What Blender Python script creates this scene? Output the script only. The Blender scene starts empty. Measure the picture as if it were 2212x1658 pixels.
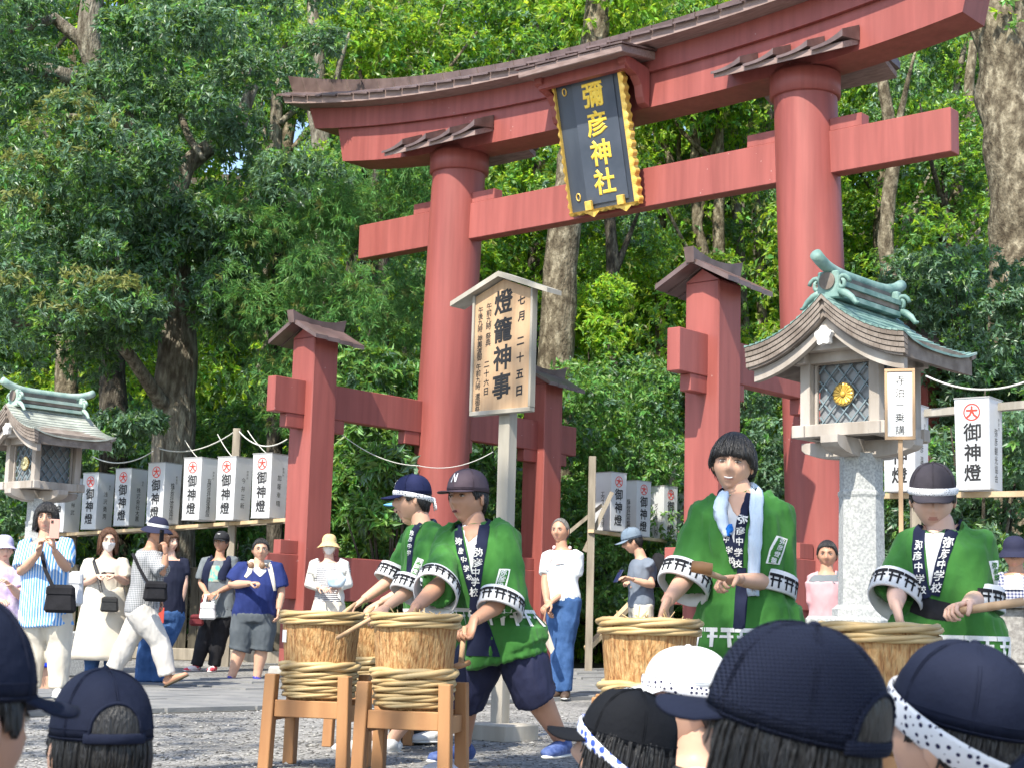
import bpy, bmesh, math, random
import numpy as np
from mathutils import Vector, Matrix, noise as mnoise
from mathutils.bvhtree import BVHTree
random.seed(7); RNG = np.random.default_rng(11)
SC = bpy.context.scene; COL = SC.collection
# ------------------------------------------------------------------ camera
FPX = 3497.0; PITCH = math.radians(8.426); ROLL = math.radians(1.556)
C0 = np.array([0, 0, 0.75])
FW = np.array([0, math.cos(PITCH), math.sin(PITCH)]); _U = np.array([0, -math.sin(PITCH), math.cos(PITCH)])
RT = math.cos(ROLL)*np.array([1., 0, 0]) + math.sin(ROLL)*_U
UP = -math.sin(ROLL)*np.array([1., 0, 0]) + math.cos(ROLL)*_U
cam = bpy.data.cameras.new('camera'); camo = bpy.data.objects.new('camera', cam); COL.objects.link(camo)
cam.sensor_width = 36; cam.lens = 36*FPX/2212; cam.clip_start = .05; cam.clip_end = 500
camo.matrix_world = Matrix(((RT[0], UP[0], -FW[0], C0[0]), (RT[1], UP[1], -FW[1], C0[1]), (RT[2], UP[2], -FW[2], C0[2]), (0, 0, 0, 1)))
cam.dof.use_dof = True; cam.dof.focus_distance = 9.5; cam.dof.aperture_fstop = 13
SC.camera = camo
# ------------------------------------------------------------------ sky, sun, exposure
SUN_EL = math.radians(50); SUN_AZ = math.radians(207)   # azimuth clockwise from +Y: behind the camera, to its left
w = bpy.data.worlds.new('World'); SC.world = w; w.use_nodes = True
nt = w.node_tree; bg = nt.nodes['Background']; sky = nt.nodes.new('ShaderNodeTexSky')
sky.sky_type = 'NISHITA'; sky.sun_disc = False; sky.sun_elevation = SUN_EL; sky.sun_rotation = SUN_AZ
nt.links.new(sky.outputs[0], bg.inputs[0]); bg.inputs[1].default_value = .15
sl = bpy.data.lights.new('sun', 'SUN'); sl.energy = 3.9; sl.angle = math.radians(.55); sl.color = (1, .93, .8)
so = bpy.data.objects.new('sun', sl); COL.objects.link(so)
SUNV = Vector((math.sin(SUN_AZ)*math.cos(SUN_EL), math.cos(SUN_AZ)*math.cos(SUN_EL), math.sin(SUN_EL)))
so.rotation_euler = SUNV.to_track_quat('Z', 'Y').to_euler(); so.location = SUNV*60
SC.view_settings.view_transform = 'Standard'; SC.view_settings.look = 'None'; SC.view_settings.gamma = 1
SC.view_settings.use_curve_mapping = False; SC.view_settings.exposure = 1.14
cy = SC.cycles; cy.max_bounces = 7; cy.diffuse_bounces = 3; cy.glossy_bounces = 2; cy.transmission_bounces = 5; cy.use_denoising = True
try: cy.denoiser = 'OPENIMAGEDENOISE'
except Exception: pass
cy.sample_clamp_indirect = 6; cy.use_adaptive_sampling = True; cy.adaptive_threshold = .015
# ------------------------------------------------------------------ measuring the photograph: pixel + distance -> point
def P(u, v, d):
    q = RT*(u-1106)/FPX + UP*(829-v)/FPX + FW
    return C0 + q*(d/q[1])
def PV(u, v, d): return Vector(P(u, v, d))
def RAY(u, v): return Vector(RT*(u-1106)/FPX + UP*(829-v)/FPX + FW).normalized()
YAW = math.radians(41.165); T0 = np.array([1.2404, 19.7192, 0])
AX = np.array([math.cos(YAW), -math.sin(YAW), 0]); BY = np.array([math.sin(YAW), math.cos(YAW), 0])
def TL(a, b, z=0): return T0 + AX*a + BY*b + np.array([0, 0, z])
def gz(x, y): return max(0., y-16)*.018 if y < 23 else .126 + max(0, y-30)*.36    # ground height
# ------------------------------------------------------------------ objects
def empty(name, loc, rz=0, label=None, cat=None, group=None):
    o = bpy.data.objects.new(name, None); COL.objects.link(o); o.location = loc; o.rotation_euler = (0, 0, rz)
    o.empty_display_size = .2
    tag(o, label, cat, group); return o
def tag(o, label=None, cat=None, group=None, kind=None):
    if label: o['label'] = label
    if cat: o['category'] = cat
    if group: o['group'] = group
    if kind: o['kind'] = kind
    return o
def link(name, me, parent=None, loc=None):
    o = bpy.data.objects.new(name, me); COL.objects.link(o)
    if parent is not None: o.parent = parent
    if loc is not None: o.location = loc
    return o
def setmats(me, m):
    for k in (m if isinstance(m, (list, tuple)) else [m]): me.materials.append(k)
def shade(me, smooth=True):
    me.polygons.foreach_set('use_smooth', [smooth]*len(me.polygons))
def npmesh(name, V, Fq, mats, midx=None, smooth=False):
    """V (n,3); Fq (m,k) faces all of k corners"""
    me = bpy.data.meshes.new(name); V = np.asarray(V, np.float32); Fq = np.asarray(Fq, np.int32)
    me.vertices.add(len(V)); me.vertices.foreach_set('co', V.ravel())
    k = Fq.shape[1]; me.loops.add(Fq.size); me.loops.foreach_set('vertex_index', Fq.ravel())
    me.polygons.add(len(Fq)); me.polygons.foreach_set('loop_start', np.arange(0, Fq.size, k, dtype=np.int32))
    me.polygons.foreach_set('loop_total', np.full(len(Fq), k, np.int32))
    setmats(me, mats)
    if midx is not None: me.polygons.foreach_set('material_index', np.asarray(midx, np.int32))
    me.polygons.foreach_set('use_smooth', np.full(len(Fq), smooth))
    me.update(calc_edges=True); return me
class MB:
    def __init__(s): s.v = []; s.f = []; s.mi = []; s.m = 0
    def add(s, V, F):
        n = len(s.v); s.v += [tuple(map(float, p)) for p in V]
        for f in F: s.f.append(tuple(i+n for i in f)); s.mi.append(s.m)
        return s
    def box(s, c, d, rz=0, M=None, taper=1.0):
        hx, hy, hz = d[0]/2, d[1]/2, d[2]/2
        V = [Vector((x*hx*(taper if z > 0 else 1), y*hy*(taper if z > 0 else 1), z*hz)) for z in (-1, 1) for x, y in ((-1, -1), (1, -1), (1, 1), (-1, 1))]
        R = M if M is not None else Matrix.Rotation(rz, 3, 'Z')
        V = [R @ p + Vector(c) for p in V]
        return s.add(V, [(3, 2, 1, 0), (4, 5, 6, 7), (0, 1, 5, 4), (1, 2, 6, 5), (2, 3, 7, 6), (3, 0, 4, 7)])
    def beam(s, a, b, w, h, up=(0, 0, 1)):
        a, b = Vector(a), Vector(b); z = (b-a); L = z.length; z.normalize(); x = z.cross(Vector(up))
        if x.length < 1e-4: x = Vector((1, 0, 0))
        x.normalize(); y = x.cross(z) * -1; y = z.cross(x)*-1
        return s.box((a+b)/2, (w, h, L), M=Matrix((x, y, z)).transposed())
    def tube(s, path, r, n=10, cap=True, sq=None, ref=None):
        """sweep; r: radii (number or (rx,ry)) per point; sq unused"""
        path = [Vector(p) for p in path]; N = len(path)
        if not isinstance(r, (list, tuple, np.ndarray)): r = [r]*N
        V = []; prev = None
        for i in range(N):
            t = (path[min(i+1, N-1)] - path[max(i-1, 0)]).normalized()
            if prev is None:
                q = Vector(ref) if ref is not None else (Vector((0, 0, 1)) if abs(t.z) < .9 else Vector((1, 0, 0)))
            else: q = prev
            x = q - t*q.dot(t)
            if x.length < 1e-5: x = t.orthogonal()
            x.normalize(); y = t.cross(x); prev = x
            rr = r[i]; rx, ry = rr if isinstance(rr, (tuple, list)) else (rr, rr)
            for k in range(n):
                a = 2*math.pi*k/n; V.append(path[i] + x*(math.cos(a)*rx) + y*(math.sin(a)*ry))
        F = [(i*n+k, i*n+(k+1) % n, (i+1)*n+(k+1) % n, (i+1)*n+k) for i in range(N-1) for k in range(n)]
        if cap: F += [tuple(range(n-1, -1, -1)), tuple(range((N-1)*n, N*n))]
        return s.add(V, F)
    def lathe(s, prof, c=(0, 0, 0), n=24, axis=None):
        V = []; c = Vector(c)
        for r, z in prof:
            for k in range(n):
                a = 2*math.pi*(k+.5)/n; V.append(c + Vector((r*math.cos(a), r*math.sin(a), z)))
        N = len(prof)
        F = [(i*n+k, i*n+(k+1) % n, (i+1)*n+(k+1) % n, (i+1)*n+k) for i in range(N-1) for k in range(n)]
        F += [tuple(range(n-1, -1, -1)), tuple(range((N-1)*n, N*n))]
        return s.add(V, F)
    def prism(s, poly, a, b):
        """polygon of (x,z) swept along y from a to b"""
        n = len(poly); V = [(x, a, z) for x, z in poly] + [(x, b, z) for x, z in poly]
        F = [tuple(range(n)), tuple(range(2*n-1, n-1, -1))] + [(i, i+n, (i+1) % n+n, (i+1) % n) for i in range(n)]
        return s.add(V, F)
    def ball(s, c, r, n=10, m=7, M=None):
        rx, ry, rz = r if isinstance(r, (tuple, list)) else (r, r, r)
        V = []; F = []
        for j in range(m+1):
            t = math.pi*j/m
            for k in range(n):
                a = 2*math.pi*k/n; p = Vector((rx*math.sin(t)*math.cos(a), ry*math.sin(t)*math.sin(a), rz*math.cos(t)))
                V.append((M @ p if M is not None else p) + Vector(c))
        for j in range(m):
            for k in range(n): F.append((j*n+k, (j+1)*n+k, (j+1)*n+(k+1) % n, j*n+(k+1) % n))
        return s.add(V, F)
    def mesh(s, name, m, smooth=False, bevel=0, fix=True):
        me = bpy.data.meshes.new(name); me.from_pydata(s.v, [], s.f); setmats(me, m)
        me.polygons.foreach_set('material_index', s.mi)
        bm = bmesh.new(); bm.from_mesh(me)
        if fix:
            bmesh.ops.remove_doubles(bm, verts=bm.verts, dist=1e-6)
            bmesh.ops.recalc_face_normals(bm, faces=bm.faces)
        if bevel:
            es = [e for e in bm.edges if e.is_manifold and e.calc_face_angle(0) > .6]
            bmesh.ops.bevel(bm, geom=es, offset=bevel, segments=1, affect='EDGES', clamp_overlap=True)
        bm.to_mesh(me); bm.free(); shade(me, smooth); return me
    def build(s, name, m, parent=None, smooth=False, bevel=0, loc=None):
        return link(name, s.mesh(name, m, smooth, bevel), parent, loc)
# ------------------------------------------------------------------ materials
MATS = {}
def M(name, c1, c2=None, rough=.6, scale=6, bump=.15, bscale=40, stretch=(1, 1, 1), spec=.4, metal=0, trans=None, rnd=0, detail=5, lo=.35, hi=.65, coords='Object', sheen=0, c3=None, bdist=.01):
    if name in MATS: return MATS[name]
    if rough >= .8: spec = min(spec, .15)
    m = bpy.data.materials.new(name); m.use_nodes = True; t = m.node_tree; N = t.nodes; L = t.links
    b = N['Principled BSDF']; b.inputs['Roughness'].default_value = rough; b.inputs['Metallic'].default_value = metal
    b.inputs['Specular IOR Level'].default_value = spec
    if sheen: b.inputs['Sheen Weight'].default_value = sheen
    col = lambda c: (c[0], c[1], c[2], 1)
    tc = N.new('ShaderNodeTexCoord'); mp = N.new('ShaderNodeMapping'); mp.inputs['Scale'].default_value = stretch
    L.new(tc.outputs[coords], mp.inputs[0])
    out = None
    if c2 is not None:
        nz = N.new('ShaderNodeTexNoise'); nz.inputs['Scale'].default_value = scale; nz.inputs['Detail'].default_value = detail
        L.new(mp.outputs[0], nz.inputs['Vector'])
        cr = N.new('ShaderNodeValToRGB'); cr.color_ramp.elements[0].position = lo; cr.color_ramp.elements[1].position = hi
        cr.color_ramp.elements[0].color = col(c1); cr.color_ramp.elements[1].color = col(c2)
        if c3 is not None:
            e = cr.color_ramp.elements.new(hi+.12); e.color = col(c3)
        L.new(nz.outputs['Fac'], cr.inputs[0]); out = cr.outputs[0]
    if rnd:
        g = N.new('ShaderNodeNewGeometry'); hs = N.new('ShaderNodeHueSaturation')
        mr = N.new('ShaderNodeMapRange'); mr.inputs['To Min'].default_value = 1-rnd; mr.inputs['To Max'].default_value = 1+rnd
        L.new(g.outputs['Random Per Island'], mr.inputs[0]); L.new(mr.outputs[0], hs.inputs['Value'])
        mh = N.new('ShaderNodeMapRange'); mh.inputs['To Min'].default_value = .5-rnd*.06; mh.inputs['To Max'].default_value = .5+rnd*.06
        ma = N.new('ShaderNodeMath'); ma.operation = 'FRACT'; mb_ = N.new('ShaderNodeMath'); mb_.operation = 'MULTIPLY'; mb_.inputs[1].default_value = 7.3
        L.new(g.outputs['Random Per Island'], mb_.inputs[0]); L.new(mb_.outputs[0], ma.inputs[0]); L.new(ma.outputs[0], mh.inputs[0]); L.new(mh.outputs[0], hs.inputs['Hue'])
        if out: L.new(out, hs.inputs['Color'])
        else: hs.inputs['Color'].default_value = col(c1)
        out = hs.outputs[0]
    if out: L.new(out, b.inputs['Base Color'])
    else: b.inputs['Base Color'].default_value = col(c1)
    if bump:
        n2 = N.new('ShaderNodeTexNoise'); n2.inputs['Scale'].default_value = bscale; n2.inputs['Detail'].default_value = 4
        L.new(mp.outputs[0], n2.inputs['Vector']); bp = N.new('ShaderNodeBump'); bp.inputs['Strength'].default_value = bump; bp.inputs['Distance'].default_value = bdist
        L.new(n2.outputs['Fac'], bp.inputs['Height']); L.new(bp.outputs[0], b.inputs['Normal'])
    if trans:
        tr = N.new('ShaderNodeBsdfTranslucent'); mx = N.new('ShaderNodeMixShader'); mx.inputs[0].default_value = trans[3]
        if out:
            mm = N.new('ShaderNodeMix'); mm.data_type = 'RGBA'; mm.blend_type = 'MULTIPLY'; mm.inputs[0].default_value = 1
            L.new(out, mm.inputs[6]); mm.inputs[7].default_value = col([k/max(c1[i], .01) for i, k in enumerate(trans[:3])]); L.new(mm.outputs[2], tr.inputs[0])
        else: tr.inputs[0].default_value = col(trans)
        L.new(b.outputs[0], mx.inputs[1]); L.new(tr.outputs[0], mx.inputs[2]); L.new(mx.outputs[0], N['Material Output'].inputs[0])
    MATS[name] = m; return m
def stripes(name, c1, c2, freq, axis=0, duty=.5, rough=.8, second=None):
    """woven stripes (second: a crossing set of stripes -> gingham)"""
    if name in MATS: return MATS[name]
    m = M(name, c1, None, rough, bump=.2, bscale=25); t = m.node_tree; N = t.nodes; L = t.links; b = N['Principled BSDF']
    tc = N.new('ShaderNodeTexCoord'); sx = N.new('ShaderNodeSeparateXYZ'); L.new(tc.outputs['Object'], sx.inputs[0])
    def band(ax, f):
        k = N.new('ShaderNodeMath'); k.operation = 'MULTIPLY'; k.inputs[1].default_value = f; L.new(sx.outputs[ax], k.inputs[0])
        fr = N.new('ShaderNodeMath'); fr.operation = 'FRACT'; L.new(k.outputs[0], fr.inputs[0])
        gt = N.new('ShaderNodeMath'); gt.operation = 'GREATER_THAN'; gt.inputs[1].default_value = duty; L.new(fr.outputs[0], gt.inputs[0]); return gt.outputs[0]
    fac = band(axis, freq)
    if second is not None:
        f2 = band(second, freq); av = N.new('ShaderNodeMath'); av.operation = 'ADD'; L.new(fac, av.inputs[0]); L.new(f2, av.inputs[1])
        hv = N.new('ShaderNodeMath'); hv.operation = 'MULTIPLY'; hv.inputs[1].default_value = .5; L.new(av.outputs[0], hv.inputs[0]); fac = hv.outputs[0]
    mx = N.new('ShaderNodeMix'); mx.data_type = 'RGBA'; L.new(fac, mx.inputs[0]); mx.inputs[6].default_value = (*c1, 1); mx.inputs[7].default_value = (*c2, 1)
    L.new(mx.outputs[2], b.inputs['Base Color']); return m
def dots(name, c1, c2, scale, thr=.28, rough=.85):
    """printed dots: voronoi distance"""
    if name in MATS: return MATS[name]
    m = M(name, c1, None, rough, bump=.2, bscale=60); t = m.node_tree; N = t.nodes; L = t.links; b = N['Principled BSDF']
    tc = N.new('ShaderNodeTexCoord'); vo = N.new('ShaderNodeTexVoronoi'); vo.inputs['Scale'].default_value = scale; vo.inputs['Randomness'].default_value = .35
    L.new(tc.outputs['Object'], vo.inputs['Vector']); lt = N.new('ShaderNodeMath'); lt.operation = 'LESS_THAN'; lt.inputs[1].default_value = thr; L.new(vo.outputs['Distance'], lt.inputs[0])
    mx = N.new('ShaderNodeMix'); mx.data_type = 'RGBA'; L.new(lt.outputs[0], mx.inputs[0]); mx.inputs[6].default_value = (*c1, 1); mx.inputs[7].default_value = (*c2, 1)
    L.new(mx.outputs[2], b.inputs['Base Color']); return m
# ------------------------------------------------------------------ lettering
_G = {}
def glyph(ch, bold=0.):
    """-> (verts (x,y,raise) on a character box of size 1, faces); bold strokes by a small rounded edge"""
    k = (ch, bold)
    if k in _G: return _G[k]
    cu = bpy.data.curves.new('t', 'FONT'); cu.body = ch; cu.size = 1; cu.resolution_u = 2; cu.fill_mode = 'FRONT'
    if bold: cu.bevel_depth = bold; cu.bevel_resolution = 0
    o = bpy.data.objects.new('t', cu); COL.objects.link(o); dg = bpy.context.evaluated_depsgraph_get(); dg.update()
    me = o.evaluated_get(dg).to_mesh(); V = np.array([v.co[:] for v in me.vertices]) if len(me.vertices) else np.zeros((0, 3)); Fs = [tuple(p.vertices) for p in me.polygons]
    o.evaluated_get(dg).to_mesh_clear(); bpy.data.objects.remove(o); bpy.data.curves.remove(cu)
    if len(V):
        lo, hi = V[:, :2].min(0), V[:, :2].max(0); V[:, :2] -= (lo+hi)/2; V /= max((hi-lo).max(), .55)
    if bold:
        V0, F0 = glyph(ch, 0.); zt = V[:, 2].max() if len(V) else 0
        fr = [f for f in Fs if all(V[i, 2] > zt-1e-4 for i in f)]
        if _area(V, fr) < .8*_area(V0, F0):      # the outline defeats the rounded edge: layer thin shifted copies instead
            Vs = []; F2 = []
            for i, (dx, dy) in enumerate(((0, 0), (1, 0), (-1, 0), (0, 1), (0, -1))):
                F2 += [tuple(q+len(V0)*i for q in f) for f in F0]; Vs.append(V0+np.array([dx*bold*.8, dy*bold*.8, .008*i+.002]))
            V, Fs = np.concatenate(Vs), F2
    _G[k] = (V, Fs); return _G[k]
def _area(V, Fs):
    a = 0.
    for f in Fs:
        p = V[list(f)]; x, y = p[:, 0], p[:, 1]; a += abs(np.dot(x, np.roll(y, -1))-np.dot(y, np.roll(x, -1)))/2
    return a
def column(text, x, top, size, pitch, place, m, parent, bold=0.02, sx=1.0, shear=0., sep=True, name='character'):
    """characters one below the other, each its own part when sep; place(x, z, raise)->point"""
    z = top; mb = MB()
    for ch in text:
        if ch != ' ':
            V, Fs = glyph(ch, bold); sc = .8 if ch in '一二十七日月五六' else 1
            mb.add([place(x+p[0]*size*sx*sc, z-size/2+(p[1]*sc+shear*p[0])*size, p[2]*size*.3) for p in V], Fs)
            if sep: mb.build(name, m, parent); mb = MB()
        z -= pitch*(.5 if ch == ' ' else 1)
    if not sep: tag(mb.build(name, m, parent), kind='stuff')
# ------------------------------------------------------------------ shared materials
RED = M('vermilion_paint', (.235, .063, .053), (.31, .090, .076), .5, 1.6, .12, 9, (3, 3, .30), spec=.35, rnd=.05, lo=.3, hi=.7, c3=(.31, .105, .09), detail=8)
def chips(m):
    """small paint losses scattered in patches, rain streaks"""
    t = m.node_tree; N = t.nodes; L = t.links; b = N['Principled BSDF']; src = b.inputs['Base Color'].links[0].from_socket; tc = N.new('ShaderNodeTexCoord')
    vo = N.new('ShaderNodeTexVoronoi'); vo.inputs['Scale'].default_value = 11; L.new(tc.outputs['Object'], vo.inputs['Vector']); nz = N.new('ShaderNodeTexNoise'); nz.inputs['Scale'].default_value = .9; L.new(tc.outputs['Object'], nz.inputs['Vector'])
    a = N.new('ShaderNodeMath'); a.operation = 'LESS_THAN'; a.inputs[1].default_value = .085; L.new(vo.outputs['Distance'], a.inputs[0]); g = N.new('ShaderNodeMath'); g.operation = 'GREATER_THAN'; g.inputs[1].default_value = .60; L.new(nz.outputs['Fac'], g.inputs[0])
    mu = N.new('ShaderNodeMath'); mu.operation = 'MULTIPLY'; L.new(a.outputs[0], mu.inputs[0]); L.new(g.outputs[0], mu.inputs[1]); mx = N.new('ShaderNodeMix'); mx.data_type = 'RGBA'; L.new(mu.outputs[0], mx.inputs[0]); L.new(src, mx.inputs[6]); mx.inputs[7].default_value = (.42, .24, .22, 1)
    mp = N.new('ShaderNodeMapping'); mp.inputs['Scale'].default_value = (9, 9, .5); L.new(tc.outputs['Object'], mp.inputs[0]); st = N.new('ShaderNodeTexNoise'); st.inputs['Scale'].default_value = 1.4; st.inputs['Detail'].default_value = 6; L.new(mp.outputs[0], st.inputs['Vector'])
    mr = N.new('ShaderNodeMapRange'); mr.inputs['From Min'].default_value = .35; mr.inputs['From Max'].default_value = .62; mr.inputs['To Min'].default_value = .88; mr.inputs['To Max'].default_value = 1.04; L.new(st.outputs['Fac'], mr.inputs[0])
    m2 = N.new('ShaderNodeMix'); m2.data_type = 'RGBA'; m2.blend_type = 'MULTIPLY'; m2.inputs[0].default_value = 1; L.new(mx.outputs[2], m2.inputs[6]); L.new(mr.outputs[0], m2.inputs[7]); L.new(m2.outputs[2], b.inputs['Base Color'])
chips(RED)
COPPER = M('brown_copper_sheet', (.10, .068, .062), (.17, .12, .11), .42, 5, .12, 14, spec=.5, rnd=.22, metal=.25)
GOLD = M('gold_leaf', (.75, .47, .08), (.9, .62, .16), .38, 14, .3, 40, metal=.35, spec=.5)
BLACKB = M('black_lacquer_board', (.035, .045, .065), (.06, .075, .10), .45, 3, .06, 20, (1, 1, .2))
CONC = M('pale_concrete', (.34, .33, .31), (.48, .47, .44), .9, 9, .4, 60)
# ------------------------------------------------------------------ terrain, path, gravel
def grid(name, x0, x1, y0, y1, nx, ny, zf, m, parent=None):
    xs = np.linspace(x0, x1, nx); ys = np.linspace(y0, y1, ny); X, Y = np.meshgrid(xs, ys)
    Z = np.vectorize(zf)(X, Y); V = np.stack([X, Y, Z], -1).reshape(-1, 3); i = np.arange((nx-1)*(ny-1)); r = i//(nx-1); c = i % (nx-1); a = r*nx+c
    return link(name, npmesh(name, V, np.stack([a, a+1, a+nx+1, a+nx], 1), m, smooth=True), parent)
def gravel_mat():
    m = M('gravel', (.155, .154, .15), (.27, .263, .25), .95, 1.1, 0); t = m.node_tree; N = t.nodes; L = t.links; b = N['Principled BSDF']
    base = b.inputs['Base Color'].links[0].from_socket
    tc = N.new('ShaderNodeTexCoord'); vo = N.new('ShaderNodeTexVoronoi'); vo.inputs['Scale'].default_value = 42; L.new(tc.outputs['Object'], vo.inputs['Vector'])
    hs = N.new('ShaderNodeSeparateColor'); L.new(vo.outputs['Color'], hs.inputs[0]); mr = N.new('ShaderNodeMapRange'); mr.inputs['To Min'].default_value = .55; mr.inputs['To Max'].default_value = 1.5; L.new(hs.outputs[0], mr.inputs[0])
    mx = N.new('ShaderNodeMix'); mx.data_type = 'RGBA'; mx.blend_type = 'MULTIPLY'; mx.inputs[0].default_value = 1; L.new(base, mx.inputs[6]); L.new(mr.outputs[0], mx.inputs[7]); L.new(mx.outputs[2], b.inputs['Base Color'])
    bp = N.new('ShaderNodeBump'); bp.inputs['Strength'].default_value = .9; bp.inputs['Distance'].default_value = .012; bp.invert = True; L.new(vo.outputs['Distance'], bp.inputs['Height']); L.new(bp.outputs[0], b.inputs['Normal']); return m
GRAVEL = gravel_mat()
SOIL = M('forest_floor', (.035, .028, .018), (.07, .06, .035), .95, 3, .6, 12, c3=(.06, .08, .03))
tag(grid('ground', -90, 90, -30, 23, 91, 60, gz, GRAVEL), kind='structure')
tag(grid('hillside', -90, 90, 23, 140, 61, 60, lambda x, y: gz(x, max(y, 23))+(.5*math.sin(x*.31)+.4*math.sin(y*.5+x*.2) if y > 31 else 0), SOIL), kind='structure')
# loose pebbles in front of the barrels
def pebbles():
    n = 15000; y = 5.5 + 9.5*RNG.random(n)**1.3; x = (RNG.random(n)-.5)*y*.68; r = .006+.009*RNG.random(n)**2
    base = np.array([[1, 0, 0], [-1, 0, 0], [0, 1, 0], [0, -1, 0], [0, 0, .62], [0, 0, -.5]]); F = np.array([[0, 2, 4], [2, 1, 4], [1, 3, 4], [3, 0, 4], [2, 0, 5], [1, 2, 5], [3, 1, 5], [0, 3, 5]])
    a = RNG.random(n)*6.28; ca, sa = np.cos(a), np.sin(a); s = r[:, None]*(.6+.8*RNG.random((n, 3)))
    B = base[None]*s[:, None, :]; V = np.stack([B[..., 0]*ca[:, None]-B[..., 1]*sa[:, None], B[..., 0]*sa[:, None]+B[..., 1]*ca[:, None], B[..., 2]], -1)
    V += np.stack([x, y, r*.3], -1)[:, None, :]
    Fa = (F[None]+np.arange(n)[:, None, None]*6).reshape(-1, 3)
    tag(link('loose_gravel', npmesh('loose_gravel', V.reshape(-1, 3), Fa, M('pebble', (.22, .215, .205), None, .9, bump=0, rnd=.6))), kind='stuff')
pebbles()
SLAB = M('paving_stone', (.16, .165, .17), (.235, .235, .23), .85, 2.5, .35, 45, rnd=.12)
def path():
    bed = MB(); bed.box((TL(-.4, -1.5)[0], TL(-.4, -1.5)[1], -.03), (4.3, 22, .07), rz=-YAW)
    p = tag(bed.build('path', M('paving_bed', (.07, .068, .06), (.12, .115, .10), .95, 8, .4, 40)), kind='structure')
    b = -12.4; row = 0
    while b < 9:
        L = .8+.25*RNG.random(); a = -2.52; k = 0
        while a < 1.7:
            wd = .72+(.36 if (row+k) % 2 else .0)+.1*RNG.random(); wd = min(wd, 1.72-a)
            if wd > .15:
                q = TL(a+wd/2, b+L/2); mb = MB(); mb.box((0, 0, 0), (wd-.018, L-.018, .05), taper=.985)
                o = mb.build('paving_slab', SLAB, p); o.location = (q[0], q[1], .012+gz(q[0], q[1])*.95+.004*RNG.random()); o.rotation_euler = ((RNG.random()-.5)*.004, (RNG.random()-.5)*.004, -YAW)
            a += wd; k += 1
        b += L; row += 1
path()
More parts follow.
